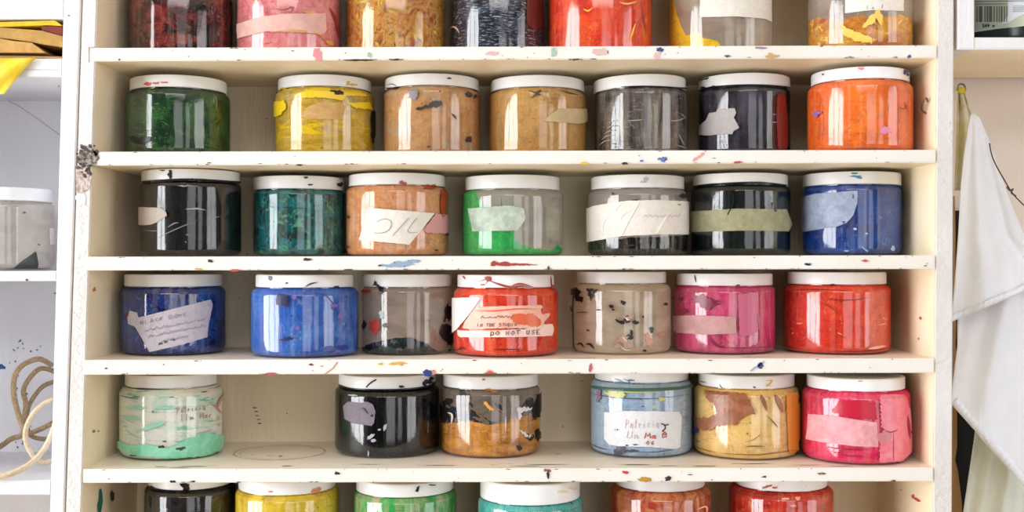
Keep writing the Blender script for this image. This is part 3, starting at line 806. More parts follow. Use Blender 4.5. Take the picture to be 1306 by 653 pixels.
on(j, 'masking_tape', [[(692, 154), (708, 149), (713, 138), (748, 139), (749, 155), (740, 158), (715, 156), (700, 155)]], tape_mat('tan_tape', '#cdb890', '#c0a678', alpha=.9))
on(j, 'ink_smear', strokes([([(673, 114), (683, 118), (690, 115), (682, 122), (676, 125)], 2.2), ([(715, 115), (728, 119), (738, 121)], 1.4), ([(682, 119), (690, 121)], 2)]), '#40301f')
J['r2e'] = make_jar(2, 757, 878, 757, 876, .044, 'dark grey scratched jar with pale hairlines, on the second shelf',
    P([(80, 12, .8), (.35, '#2c2828'), (.48, '#5a5250'), (.62, '#7d7368')], [('#a89a94', (60, 500), .63, .03, 1.5), ('#6f6a3c', (120, 20), .66, .04, 1), ('#0e0c0e', (25, 20), .63, .08, 1)]), tilt=-.02)
on(J['r2e'], 'scratch', strokes([([(765+i*3, 185-i*7), (772+i*3, 180-i*6.5), (784+i*2, 178-i*6)], .9) for i in range(5)]+[([(848, 153), (862, 154), (875, 150)], 1), ([(800, 154), (820, 153)], 1), ([(868, 145), (874, 150)], .8), ([(863, 185), (877, 190)], .8), ([(866, 172), (872, 185)], .8)]), '#b8b0aa')
on(J['r2e'], 'ink_smear', strokes([([(760, 110), (766, 106), (772, 108)], 1.4), ([(774, 107), (779, 105), (782, 108)], 1.4)]), '#5a4c4c')
on(J['r2e'], 'ink_rim', strokes([([(757, 117), (775, 113), (800, 111), (830, 110.5), (876, 113)], 2.2)], False), '#191416')
J['r2f'] = make_jar(2, 889, 1009, 889, 1008, .044, 'dark violet-grey jar with a small torn grey sticker at left, on the second shelf',
    P([(60, 15, .8), (.35, '#0e0c12'), (.5, '#2c2836'), (.64, '#4a4654')], [('#807a48', (130, 10), .68, .03, .5), ('#0a0a10', (25, 25), .58, .08, 1)], tex=.3))
j = J['r2f']
on(j, 'masking_tape', [[(891, 172), (893, 160), (901, 153), (905, 144), (914, 143), (915, 139), (937, 138), (939, 144), (936, 150), (943, 163), (936, 167), (934, 171), (910, 172), (905, 173)]], tape_mat('grey_tape', '#b4b0b0', '#a09a9c'))
on(j, 'ink_smear', [[(991, 120), (1000, 118), (1004, 150), (1003, 190), (992, 190), (990, 150)]], '#7a2622')
on(j, 'ink_smear', strokes([([(889, 117), (905, 112), (925, 110), (960, 109), (1000, 111), (1007, 113)], 2.4)], False)+blobs([(900, 100, 6, 1.8, -.3), (912, 112, 5, 2.5), (898, 113, 4, 2)], 4), '#141014')
on(j, 'scratch', strokes([([(977, 150), (984, 146), (990, 146)], 1), ([(982, 156), (992, 156)], 1), ([(906, 93.8), (940, 92.2)], .8)]), '#a8a4a0')
J['r2g'] = make_jar(2, 1027, 1166, 1031, 1157, .003, 'bright orange jar, last on the second shelf beside the right panel',
    P([(30, 20, .8), (.3, '#d85018'), (.5, '#ea6a22'), (.7, '#f08030')], [('#c84418', (60, 40), .66, .03, 2), ('#f4a050', (60, 90), .68, .02, 2)]))
j = J['r2g']
on(j, 'ink_smear', blobs([(1042, 145, 5, 3.4, -.5)], 2), '#8a64a0')
on(j, 'ink_smear', blobs([(1129, 166, 6.5, 5), (1097, 87, 4, 2)], 2), '#e088a4')
on(j, 'ink_smear', blobs([(1155, 91, 3, 3.5), (1157, 95, 2, 1.5), (1050, 95, 1.2, 1)], 2), '#53407a')
on(j, 'scratch', strokes([([(1147, 136), (1151, 139), (1155, 137), (1154, 134)], 1.1)]), '#8a4a30')

# ---- third row
J['r3a'] = make_jar(3, 178, 310, 181, 307, .020, 'black jar with a pale tape tab on its left, first on the third shelf',
    P([(40, 15, .6), (.35, '#020203'), (.55, '#050607'), (.7, '#0e1012')], [('#4a4c50', (60, 700), .74, .02, 2)], rough=.25, tex=.12))
j = J['r3a']
on(j, 'masking_tape', [[(174, 264), (205, 265), (212, 270), (213, 275), (200, 284), (190, 287), (174, 287)]], tape_mat('taupe_tape', '#c0b4aa', '#a89a92'))
on(j, 'scratch', strokes([([(214, 290), (222, 285), (228, 284)], 1.2), ([(200, 304), (225, 292), (252, 281)], .8), ([(236, 267), (250, 266), (262, 268)], 2), ([(262, 281), (280, 276)], 1), ([(185, 294), (210, 295)], .6), ([(237, 299), (240, 300)], 1.6), ([(236, 308), (238, 309)], 1.2), ([(240, 234), (236, 238), (226, 236)], 1)]), '#9c9ca0')
on(j, 'ink_smear', blobs([(217, 223, 2.8, 6), (236, 229, 2, 1), (207, 217, 3, 1)], 3)+strokes([([(182, 233), (200, 231), (245, 229), (307, 233)], 3)], False), '#1a171c')
J['r3b'] = make_jar(3, 322, 441, 322, 440, .048, 'teal green and blue marbled jar, on the third shelf',
    P([(50, 35, 1.5), (.33, '#06302f'), (.45, '#0c5a5e'), (.55, '#14787a'), (.66, '#1c5f8c')], [('#3f9a72', (60, 90, .3), .58, .03, 2), ('#04181c', (45, 60), .6, .02, 2.5), ('#6ab08a', (40, 400), .68, .02, 1), ('#88b8d8', (70, 90), .72, .01, 2)]))
on(J['r3b'], 'ink_smear', blobs([(390, 226, 3, 1.8), (396, 235.5, 3, 1), (433, 235, 3, 2.6), (434, 227, 2, 2)], 3)+strokes([([(355, 264), (375, 265), (395, 266)], .8)]), '#16282a')
J['r3c'] = make_jar(3, 440, 573, 446, 569, .040, 'peach orange jar with a large white tape patch, on the third shelf',
    P([(40, 40, 1.2), (.33, '#c47c50'), (.5, '#d89868'), (.66, '#dca88a')], [('#b05c3c', (90, 70, .5), .64, .015, 2.5), ('#e0a050', (60, 30), .63, .03, 1), ('#c88a9a', (50, 60), .68, .03, 1)]))
j = J['r3c']
tp = on(j, 'masking_tape', [[(458, 306), (470, 265), (554, 272), (522, 312)]], T_white)
on(j, 'handwriting', ribbon(smooth_line([(481, 283), (491, 279), (499, 283), (497, 292), (488, 297), (477, 297)], 4), .55)+ribbon([(501, 300), (511, 289), (521, 278)], .55)+ribbon(smooth_line([(531, 278), (522, 290), (520, 295), (524, 297), (532, 296)], 3), .55), '#8f8c8c', .0011, .0004)
on(j, 'ink_smear', [[(556, 272), (572, 275), (572, 298), (545, 297), (540, 294)]], tape_mat('pink_stain', '#cf9a90', '#d88fa8'))
on(j, 'ink_smear', blobs([(514, 234, 5, 1.8), (548, 238, 8, 3), (512, 232, 2, 2), (565, 262, 3, 17)], 3), '#a6482c')
on(j, 'ink_smear', blobs([(443, 277, 3, 1.8), (442, 315, 3, 1.2), (556, 319, 2, 1), (570, 299, 2, 1.6)], 3), '#3c2c2a')
GRN = '#2fae58'
J['r3d'] = make_jar(3, 588, 719, 594, 714, .044, 'half empty clear jar of bright green ink with pale tape, on the third shelf',
    P(GRN, [('#25a04c', (20, 20), .56, .1, 1)], fill=[(588, 241), (606, 240), (640, 239), (655, 241), (655.5, 250), (640, 262), (638, 290), (654, 300), (656, 305), (668, 313), (690, 319), (708, 318), (712, 312), (719, 318)], haze=.5, hazecol='#dcd2c6', amp=.03))
j = J['r3d']
on(j, 'masking_tape', [[(597, 266), (650, 262), (668, 266), (670, 280), (660, 294), (603, 295), (600, 280)]], tape_mat('sage_tape', '#d0dccf', '#a8b8aa', alpha=.78))
J['r3e'] = make_jar(3, 748, 878, 752, 871, .044, 'clear jar of black ink remains wrapped in wide creased white tape, on the third shelf',
    P('#0b090b', [('#2c282c', (40, 60), .66, .03, 1)], fill=[(748, 308), (878, 300)], haze=.55, hazecol='#d4c8c0', amp=.06))
j = J['r3e']
on(j, 'masking_tape', [[(748, 266), (760, 262), (800, 256), (840, 255), (879, 257), (879, 299), (840, 299), (794, 301), (748, 309)]], T_white)
on(j, 'crease', strokes([([(815, 259), (808, 270), (801, 283), (794, 300)], 2), ([(808, 267), (797, 272), (792, 280)], 1.3), ([(787, 271), (787, 265), (796, 258)], 1.2), ([(851, 273), (844, 285), (837, 298)], 2), ([(770, 300), (770, 285), (778, 276)], 1.2)]), '#f6f3ee', .0014, .0008)
on(j, 'handwriting', [q for q in scribble(820, 277, 866, 277, 4, .35, random.Random(3), 8)], '#d0bdb4', .0011)
on(j, 'ink_smear', blobs([(871, 250, 5, 3.2), (782, 247, 1.4, 1.4), (811, 255, 3, 1), (866, 261, 2, .8)], 3), '#33303a')
on(j, 'ink_smear', blobs([(823, 229, 3, 3, .6), (821, 232, 4, 1)], 3), '#b8b4cc')
J['r3f'] = make_jar(3, 879, 1009, 883, 1004, .046, 'very dark green jar with a band of olive masking tape, on the third shelf',
    P([(60, 15, .6), (.35, '#020a09'), (.55, '#051412'), (.7, '#0d2420')], [('#2c4c40', (200, 20), .66, .04, 1)], rough=.3, tex=.12))
j = J['r3f']
on(j, 'masking_tape', [[(879, 270), (912, 268), (940, 266), (1003, 267), (1006, 276), (1010, 285), (1007, 292), (1005, 295), (950, 294), (912, 295), (880, 296)]], tape_mat('olive_tape', '#aaa684', '#8a8768', alpha=.9))
on(j, 'ink_smear', strokes([([(883, 239), (900, 236), (930, 234), (970, 233), (1003, 237)], 2.6), ([(928, 240), (935, 250), (934, 262), (928, 274)], 1.4), ([(985, 258), (989, 270)], 3)], False), '#0d1a1a')
on(j, 'ink_smear', strokes([([(980, 245), (984, 252), (981, 258)], 1.4), ([(986, 259), (985, 268)], 1)]), '#8fa4a4')
J['r3g'] = make_jar(3, 1021, 1151, 1019, 1145, .038, 'royal blue jar with a pale rounded tape patch, last on the third shelf',
    P([(25, 25, 1), (.35, '#12307a'), (.5, '#1a4494'), (.65, '#1e58ac')], [('#2a3a86', (60, 60), .64, .04, 1.5), ('#9ab4e0', (80, 90), .745, .008, 2)]))
j = J['r3g']
on(j, 'masking_tape', [[(1020, 252), (1040, 247), (1094, 243), (1093, 260), (1088, 275), (1080, 284), (1068, 289), (1022, 296), (1021, 275)]], tape_mat('blue_grey_tape', '#b4c0d8', '#8fa0c0', alpha=.8))
on(j, 'ink_smear', blobs([(1077, 288, 4, 3), (1088, 250, 1, 3), (1076, 283, 2, 1)], 3), '#2a3566')
on(j, 'ink_smear', blobs([(1091, 225, 8, 1), (1090, 221, 4, 1), (1096, 227, 3, 1)], 3), '#3f7f96')
on(j, 'ink_smear', blobs([(1090, 292, 3, 1.3), (1080, 320, 3, 1), (1103, 318, 4, 1, .7), (1105, 298, 2, 1), (1138, 317, 2, 3)], 3), '#a8c4ea')

# ---- fourth row
J['r4a'] = make_jar(4, 153, 290, 159, 284, .034, 'blue jar with a slanted lilac tape covered in faint writing, first on the fourth shelf',
    P([(25, 25, 1), (.33, '#101e58'), (.48, '#163282'), (.62, '#1a52a0')], [('#0c1030', (30, 40, .5), .6, .02, 2), ('#302c8c', (30, 70, .3), .62, .03, 1.5)]))
j = J['r4a']
tp = on(j, 'masking_tape', [[(163, 405), (166, 396), (175, 399), (177, 405), (268, 382), (271, 388), (265, 417), (264, 430), (230, 440), (191, 449), (186, 440), (173, 417), (164, 413)]], tape_mat('lilac_tape', '#cdc6cd', '#b4adc0'))
hw = writing('BLACK DONE', 180, 414, 240, 402, 4.5, .6, random.Random(2), .1)+scribble(186, 423, 262, 408, 4, .4, random.Random(4), 19)+scribble(190, 431, 262, 416, 4, .4, random.Random(5), 17)+scribble(205, 437, 240, 429, 3, .5, random.Random(6), 6)
on(j, 'handwriting', hw, '#9f8ea2', .0011)
on(j, 'ink_smear', blobs([(210, 436, 7, 2.5, -.4), (222, 433, 5, 1.2, -.2)], 4), '#5c6468')
on(j, 'ink_smear', blobs([(163, 403, 3, 6, .4)], 4), '#5a2c4a')
J['r4b'] = make_jar(4, 319, 459, 328, 453, .006, 'cobalt blue jar with a small dark square near its lid, on the fourth shelf',
    P([(25, 15, .8), (.33, '#1c4aa2'), (.5, '#285cb6'), (.65, '#4a84cc')], [('#5a50b0', (60, 30), .66, .03, 2)]))
j = J['r4b']
on(j, 'ink_smear', [[(353, 376), (366, 375), (369, 391), (352, 389)], [(352, 435), (362, 431), (370, 429), (373, 433), (362, 434)]]+strokes([([(389, 366), (396, 362), (405, 360)], 2)])+blobs([(345, 354, 2, 3), (366, 361, 1.6, 1), (429, 366, 4, 1.2)], 5), '#2b2c50')
on(j, 'ink_smear', blobs([(375, 379, 3, 2.4), (426, 390, 4, 3), (433, 402, 2.5, 2.5), (380, 419, 2.5, 2.5), (430, 448, 3, 1.4)], 5), '#7d5aa6')
on(j, 'ink_smear', blobs([(420, 445, 6, 3.5), (437, 443, 7, 3), (425, 393, 2, 2)], 6)+strokes([([(400, 373), (415, 377), (425, 388), (428, 398)], 1)]), '#27358e')
J['r4c'] = make_jar(4, 461, 578, 463, 579, .036, 'clear jar with a dark green heap of ink and red flecks, on the fourth shelf',
    P('#14262c', [('#0b1418', (40, 60), .52, .05, 2)], fill=[(461, 450), (465, 440), (480, 436), (505, 431), (525, 430), (545, 439), (560, 449), (577, 452)], haze=.45, hazecol='#d8c4b6', amp=.05))
j = J['r4c']
on(j, 'ink_smear', strokes([([(475, 364), (480, 363), (486, 367), (492, 368)], 3)])+blobs([(486, 371, 3, 4, .5), (479, 361, 1.6, 3), (491, 415, 3, 2), (465, 415, 3, 6), (571, 397, 4, 12, .2), (568, 425, 7, 10), (574, 432, 4, 8), (463, 349, 2, 3), (466, 447, 5, 4), (574, 449, 3, 3)], 5), '#181a20')
on(j, 'ink_smear', [[(472, 410), (478, 407.5), (484, 409), (484, 417), (479, 429), (472, 418)]]+blobs([(469, 371, 6, 3.4)], 4), '#b8382e')
on(j, 'ink_smear', blobs([(487, 401, 3, 4)], 5), '#aebccc')
J['r4d'] = make_jar(4, 577, 713, 583, 706, .010, 'bright red jar with torn white tape reading NOT USE, on the fourth shelf',
    P([(40, 12, .8), (.33, '#cc2a18'), (.5, '#dc3c1c'), (.65, '#e85a2c')], [('#f07a40', (140, 6), .64, .05, .3), ('#b81c1c', (50, 12), .66, .06, .5)]))
j = J['r4d']
on(j, 'masking_tape', [[(577, 380), (611, 379), (613, 381), (600, 399), (592, 409), (582, 421), (577, 424)]], T_white)
on(j, 'masking_tape', [[(604, 394), (620, 391), (690, 389), (692, 392), (686, 397), (692, 401), (700, 399), (701, 401), (697, 407), (694, 410), (680, 409), (688, 414), (692, 416), (680, 419), (650, 418), (600, 420), (590, 418), (594, 409), (600, 401)]], tape_mat('stained_pink_tape', '#f0c0b0', '#e8a088'))
on(j, 'masking_tape', [[(584, 421), (600, 422), (640, 421), (668, 420), (690, 414), (704, 413), (706, 420), (704, 428), (690, 429), (640, 430), (588, 430), (584, 427)]], tape_mat('pale_pink_tape', '#f4d8ce', '#eec4b6'))
on(j, 'ink_smear', strokes([([(603, 396), (630, 396.5), (660, 394), (686, 394)], 2), ([(588, 419), (610, 420.5), (640, 420), (650, 418)], 1.4)])+[[(655, 401), (680, 400), (690, 410), (686, 417), (660, 413), (650, 407)]], '#dc6034', .0009)
on(j, 'handwriting', writing('DO NOT USE', 626, 428, 690, 426, 5.5, 1.0, random.Random(7), .08)+writing('IN THE STUDIO', 609, 417, 660, 416, 4.2, .6, random.Random(8), .12)+scribble(614, 406, 655, 405, 3.6, .5, random.Random(9), 9), '#7a4c50', .0011)
on(j, 'ink_smear', strokes([([(622, 357), (635, 362), (650, 366), (665, 365), (679, 367)], 3), ([(653, 364), (664, 362), (680, 366)], 2.4), ([(608, 360), (622, 356), (620, 362)], 1.6), ([(590, 351), (594, 356)], 1.6), ([(668, 352), (678, 350)], 2), ([(702, 352), (703, 366)], 1.2)])+blobs([(623, 355, 4, 3), (616, 363, 3, 1.5), (704, 366, 2, 2)], 5), '#a4442e')
on(j, 'ink_smear', strokes([([(628, 446), (645, 445.5), (670, 446)], 1.6), ([(578, 446), (585, 446), (590, 443), (594, 446)], 1.8)]), '#5a1812')
J['r4e'] = make_jar(4, 728, 857, 735, 849, .036, 'empty clear jar speckled with black and brown ink, on the fourth shelf',
    P('#c8b4a0', (), fill=[(728, 470), (857, 470)], haze=.55, hazecol='#f0dcc4', amp=.02, smear=('#2a1c18', (110, 110), .70)))
j = J['r4e']
on(j, 'ink_smear', strokes([([(732, 368), (731, 400), (732, 450)], 1.3)], False)+[[(748, 368), (763, 369), (757, 376), (754, 384), (751, 376)]]+blobs([(733, 372, 6, 5), (739, 381, 5, 4, .6), (728, 394, 4, 3), (737, 376, 5, 2, -.8), (795, 386, 4, 2.5), (780, 391, 3, 2), (782, 395, 2, 1.4), (764, 395, 3, 1.2), (800, 407, 5, 4), (792, 411, 6, 2.4, .4), (810, 411, 4, 3), (803, 430, 4, 3), (805, 424, 2, 3), (831, 420, 2.4, 4), (750, 421, 2, 1), (849, 388, 3, 2), (820, 404, 1.4, 1.4), (822, 447, 3, 1.4)], 6)+strokes([([(736, 440), (741, 438), (745, 443)], 2.4), ([(747, 439), (753, 439), (758, 445)], 3), ([(733, 399), (745, 398), (750, 399)], 1)]), '#1c1614')
on(j, 'ink_smear', blobs([(800, 405, 8, 5), (795, 432, 7, 5), (803, 440, 6, 4), (788, 441, 4, 3)], 7), '#ad8e7c')
on(j, 'ink_smear', strokes([([(790, 440), (797, 446), (804, 446)], 1), ([(793, 428), (800, 437)], 1), ([(796, 404), (802, 409)], 1.4)]), '#efe2d4')
on(j, 'ink_smear', blobs([(793, 431, 3, 2), (788, 435, 2, 1.4), (843, 426, 5, 2), (827, 434, 4, 8)], 8), '#c08a70')
J['r4f'] = make_jar(4, 858, 990, 861, 983, .034, 'raspberry pink jar with a brown tape strip, on the fourth shelf',
    P([(30, 15, .8), (.33, '#b82c62'), (.5, '#c83a6e'), (.65, '#d45c80')], [('#a83458', (40, 30), .62, .04, 2)]))
j = J['r4f']
on(j, 'masking_tape', [[(858, 403), (885, 402), (938, 404), (939, 425), (900, 427), (858, 424)]], tape_mat('brown_pink_tape', '#c8949a', '#c09a8a', alpha=.85))
on(j, 'ink_smear', blobs([(893, 382, 9, 6), (902, 388, 8, 7), (914, 388, 6, 1.4), (914, 384, 5, 1.2), (868, 381, 4, 2), (872, 397, 5, 3)], 6)+strokes([([(904, 428), (910, 438), (922, 443), (926, 443)], 3), ([(926, 443), (950, 443.5), (989, 442)], 1.4), ([(941, 392), (940, 424)], 1.8), ([(965, 400), (968, 426)], 1), ([(862, 421), (862, 425)], 2)]), '#7c2440')
on(j, 'ink_smear', strokes([([(886, 350), (888, 360)], 1.6)])+blobs([(941, 364, 3, 1)], 3), '#6a1c2c')
on(j, 'ink_smear', [[(941, 376), (966, 372), (968, 420), (960, 428), (943, 428)]], '#bf5a7a', .0005)
J['r4g'] = make_jar(4, 997, 1137, 1001, 1127, .028, 'scarlet jar with pale scratches, last on the fourth shelf beside the right panel',
    P([(30, 25, .8), (.33, '#c8281c'), (.5, '#da3a22'), (.65, '#e4502c')], [('#ee8a60', (70, 130, .5), .69, .012, 2.5), ('#a81c18', (60, 160, .7), .67, .02, 2)]))
j = J['r4g']
on(j, 'ink_smear', strokes([([(1000, 440), (1008, 443), (1020, 445)], 1.4), ([(1060, 448), (1100, 448), (1135, 444)], 1.3), ([(1003, 371), (1030, 369), (1080, 370)], 1), ([(1040, 384), (1060, 392), (1072, 404)], 1), ([(1052, 380), (1075, 383), (1110, 380)], 1.4)]), '#8a1c18')
on(j, 'scratch', strokes([([(1016, 413), (1024, 412)], 1.2), ([(1010, 426), (1013, 424)], 1), ([(1068, 424), (1074, 427)], 1), ([(1120, 415), (1130, 412)], 1.2), ([(1125, 405), (1131, 408)], 1), ([(1107, 445), (1130, 441)], 4)]), '#f0b098')
on(j, 'ink_smear', blobs([(1002, 362, 3, 1), (1062, 363, 3, 1)], 3), '#5a2a28')

# ---- fifth row
J['r5a'] = make_jar(5, 151, 286, 159, 276, .034, 'pale mint jar with faint red handwriting, first on the fifth shelf',
    P([(25, 80, 1.2), (.33, '#c4dccc'), (.5, '#dde4d8'), (.65, '#efe9de')], [('#7cc4a8', (22, 110, .25), .6, .04, 1.5), ('#f4eee4', (20, 60), .6, .06, 1)], tex=.5))
j = J['r5a']
on(j, 'ink_smear', [[(149, 562), (165, 568), (190, 567), (215, 572), (240, 560), (262, 552), (286, 555), (284, 573), (262, 582), (215, 585), (170, 581), (150, 572)]], blot('mint_ink', '#78cca4', '#98dcc0', .3, 60), .0005)
on(j, 'ink_smear', strokes([([(176, 551), (190, 545), (205, 540), (210, 537)], 6), ([(160, 519), (175, 520), (187, 521)], 4), ([(195, 520), (210, 520), (224, 518)], 3.5), ([(154, 530), (168, 532), (180, 534)], 4), ([(160, 548), (172, 556), (182, 559)], 1.6), ([(200, 506), (228, 507)], 1.6), ([(246, 506), (256, 504)], 2)]), '#94cdb8')
on(j, 'ink_smear', blobs([(206, 570, 4, 2), (231, 572, 6, 2, -.1), (170, 581, 5, .8), (210, 563, 2.6, 1), (195, 525, 1, 1.4)], 6)+strokes([([(152, 504), (165, 507), (178, 509)], 1), ([(212, 507), (222, 506)], 1.2), ([(256, 496), (270, 493), (281, 489)], 1.8), ([(157, 492), (170, 495.5), (215, 497), (250, 496)], .9), ([(256, 500), (264, 499)], 1.2), ([(168, 506), (178, 506)], 1)]), '#3a3c34')
on(j, 'handwriting', writing('Patricia', 226, 527, 263, 522, 8, .8, random.Random(3))+writing('llm Mar', 231, 537, 272, 532, 8, .8, random.Random(4)), '#b07868', .0009)
on(j, 'ink_smear', strokes([([(268, 514), (277, 520), (282, 527)], 2), ([(287, 500), (280, 512), (277, 522)], 3), ([(278, 530), (278, 536)], 1), ([(278, 540), (279, 544)], 1)]), '#c8907c')
J['r5b'] = make_jar(5, 426, 562, 432, 555, .046, 'black jar with a torn purplish sticker, on the fifth shelf',
    P([(40, 15, .6), (.35, '#020203'), (.55, '#06070a'), (.7, '#10121a')], [('#3c3e4c', (60, 90), .7, .02, 2)], rough=.25, tex=.12))
j = J['r5b']
on(j, 'masking_tape', [[(438, 518), (444, 512), (460, 514), (468, 512), (476, 516), (479, 525), (477, 540), (474, 543), (450, 540), (440, 534)]], tape_mat('purple_grey_tape', '#7e7480', '#665c68', s=260))
on(j, 'ink_smear', strokes([([(456, 523), (464, 521), (470, 528)], 2.4)])+blobs([(475, 530, 1.6, 2)], 4), '#1c1a20', .0009)
on(j, 'ink_smear', blobs([(473, 557, 5, 2.4, -.7), (491, 545, 2, 4, .3), (484, 548, 2, 1), (450, 504, 5, 1.4), (470, 579, 1, 4), (477, 562, 3, 1.6)], 6), '#b4b2be')
on(j, 'ink_smear', strokes([([(432, 491), (450, 496), (495, 497.5), (540, 494), (555, 488)], 2.6), ([(467, 494), (473, 488), (480, 484)], 1.6)], False)+blobs([(546, 487, 5, 3), (541, 489, 2, 4), (550, 483, 3, 2), (512, 493, 3, 2)], 6), '#17141a')
J['r5c'] = make_jar(5, 561, 690, 565, 686, .044, 'smoky jar half filled with amber ink under dark blotches, on the fifth shelf',
    P([(20, 80, 1.5), (.33, '#9a5c1c'), (.5, '#c4822c'), (.65, '#d09440')], [('#6a3c14', (25, 200), .62, .02, 2), ('#7a6450', (50, 90), .66, .04, 1)],
      fill=[(561, 540), (575, 539), (600, 537), (620, 542), (640, 540), (660, 533), (680, 528), (690, 530)], haze=.5, hazecol='#a8988c', amp=.08, smear=('#1c1c28', (28, 34), .56)))
j = J['r5c']
on(j, 'ink_smear', blobs([(688, 512, 5, 10), (676, 514, 4, 6), (684, 525, 6, 8), (662, 571, 3, 4), (676, 557, 5, 4), (686, 555, 3, 7), (566, 526, 5, 12), (572, 512, 5, 5)], 6), '#15120f')
on(j, 'ink_smear', [[(617, 512), (621, 513), (631, 524), (625, 523), (619, 518)]], '#dca24a')
on(j, 'ink_smear', [[(658, 520), (678, 519), (677, 523), (666, 525), (664, 534), (661, 536), (660, 526)], [(660, 547), (672, 553), (678, 555), (675, 559), (668, 555)]]+strokes([([(645, 530), (644.5, 550)], 1.4), ([(571, 526), (577, 529), (576, 540)], 2)]), '#d8d4d4')
on(j, 'ink_smear', blobs([(624, 497, 4, 2), (631, 499, 5, 1.3), (617, 484, 2, 1)], 4), '#b47a30')
J['r5d'] = make_jar(5, 752, 884, 758, 877, .044, 'pale blue jar with a white label of pink and red handwriting, on the fifth shelf',
    P([(20, 20, .8), (.33, '#92aecb'), (.5, '#a2bad2'), (.65, '#b2c4d0')], [('#86a4c4', (60, 60), .64, .06, 1), ('#c2c8b8', (30, 60), .66, .05, 1)]), lidh=.0100)
j = J['r5d']
tp = on(j, 'masking_tape', [[(771, 526), (800, 524), (865, 525), (869, 530), (867, 570), (862, 573), (830, 570), (790, 569), (777, 567), (771, 560)]], tape_mat('pale_label', '#e2e2e4', '#ccd2d8'))
on(j, 'handwriting', writing('Patricia', 798, 546, 842, 545, 11, .8, random.Random(3))+writing('Um', 800, 559, 818, 559, 9, .8), '#d8b4bc', .0011)
on(j, 'handwriting', writing('Ma', 822, 559, 840, 559, 7, 1.5, random.Random(5))+writing('@', 843, 558, 852, 558, 8, 1.3)+writing('06', 824, 567, 836, 567, 5, .9), '#b85040', .0011)
on(j, 'handwriting', ribbon(smooth_line([(843, 540), (848, 542), (852, 541)], 3), 1.6)+ribbon(smooth_line([(847, 541), (848, 546), (844, 550)], 3), 1.4), '#2a262a', .0011)
on(j, 'ink_smear', blobs([(787, 548, 3, 1.2), (792, 575, 7, 4.6), (800, 568, 2, 1), (811, 567, 4, 1), (790, 571, 4, 2), (806, 575, 8, 1.6), (787, 578, 4, 2.6), (820, 518, 2, .8)], 6), '#4a4a58')
on(j, 'ink_smear', strokes([([(752, 501), (770, 505), (800, 508), (840, 508), (882, 502)], 1), ([(752, 565), (765, 571), (780, 574)], 1), ([(812, 577), (840, 576), (862, 572)], 1)]), '#3f4258')
on(j, 'ink_smear', strokes([([(755, 493), (775, 496), (820, 497), (865, 495), (883, 491)], 4)], False), '#40695c')
on(j, 'ink_smear', blobs([(785, 503, 12, 4), (844, 509, 4, 3), (834, 519, 3, 1)], 5)+strokes([([(770, 498), (800, 500), (850, 500)], 1.4)]), '#c4c470')
on(j, 'ink_smear', blobs([(764, 504, 2.6, 7, .2)], 5), '#93728e')
on(j, 'ink_smear', strokes([([(784, 483), (790, 485), (795, 487)], 2), ([(795, 483), (803, 487), (800, 489)], 1.4)])+blobs([(792, 488, 7, 1.4), (805, 485, 4, 1)], 4), '#6f8da8')
J['r5e'] = make_jar(5, 883, 1020, 889, 1012, .030, 'cream yellow jar with a brown bare patch at upper left, on the fifth shelf',
    P([(25, 25, 1), (.33, '#e0b060'), (.5, '#e4be74'), (.65, '#e8ca8c')], [('#dc9a44', (40, 12), .66, .05, 1)]))
j = J['r5e']
BR = blot('brown_bare', '#8a5236', '#a06848', .3, 90)
on(j, 'ink_smear', [[(900, 497), (915, 499), (950, 501), (956, 511), (964, 528), (955, 528), (949, 524), (944, 526), (943, 537), (937, 543), (930, 540), (924, 543), (915, 543), (906, 549), (893, 547), (886, 537), (884, 533), (895, 533), (903, 533), (914, 528), (919, 521), (917, 515), (908, 514), (900, 507)]], BR, .0005)
on(j, 'ink_smear', strokes([([(970, 503), (974, 512), (978, 524)], 5), ([(988, 503), (993, 512), (998, 526)], 6), ([(978, 530), (986, 538), (992, 545)], 1.6), ([(950, 564), (962, 560), (972, 552)], 1)]), BR)
on(j, 'ink_smear', [[(1003, 502), (1017, 500), (1020, 540), (1018, 575), (1006, 578), (1004, 540)]], '#e0963c', .0005)
on(j, 'ink_smear', strokes([([(885, 568), (900, 574), (915, 577)], 1.2), ([(918, 578), (960, 580), (985, 578), (1018, 573)], 1.5), ([(887, 560), (893, 564)], 1.2), ([(950, 569), (975, 569)], 1.8)]), '#8a5a28')
on(j, 'ink_smear', blobs([(887, 549, 6, 4.5)], 4), '#3c2a6c')
on(j, 'ink_smear', strokes([([(918, 490), (920, 494), (924, 497)], 1.2), ([(893, 486), (901, 488)], .9)])+blobs([(909, 499, 3, 1), (962, 494, 1.6, 1)], 4), '#6a3a24')
on(j, 'ink_smear', strokes([([(976, 486), (984, 485), (982, 489), (977, 492), (986, 492)], 1.8)]), '#e0b048')
J['r5f'] = make_jar(5, 1020, 1162, 1027, 1153, .003, 'magenta red jar with translucent pinkish tape, last on the fifth shelf',
    P([(20, 12, .8), (.33, '#d01c50'), (.5, '#e0285e'), (.65, '#e84a70')], [('#c81c3c', (30, 20), .62, .05, 1)]))
j = J['r5f']
on(j, 'masking_tape', [[(1031, 528), (1060, 530), (1118, 539), (1120, 570), (1090, 569), (1050, 564), (1028, 560), (1030, 545)]], tape_mat('rose_tape', '#eeb0b6', '#dc9098', alpha=.82))
on(j, 'ink_smear', [[(1060, 525), (1070, 512), (1105, 511), (1117, 514), (1117, 536), (1085, 532)]], '#b81c38', .0005)
on(j, 'ink_smear', [[(1122, 502), (1150, 503), (1160, 520), (1164, 575), (1150, 588), (1122, 590), (1122, 560), (1136, 552), (1124, 545)]], blot('coral_ink', '#e4687c', '#e88494', .3, 60), .0005)
on(j, 'ink_smear', blobs([(1130, 557, 10, 9)], 4), '#c87a84')
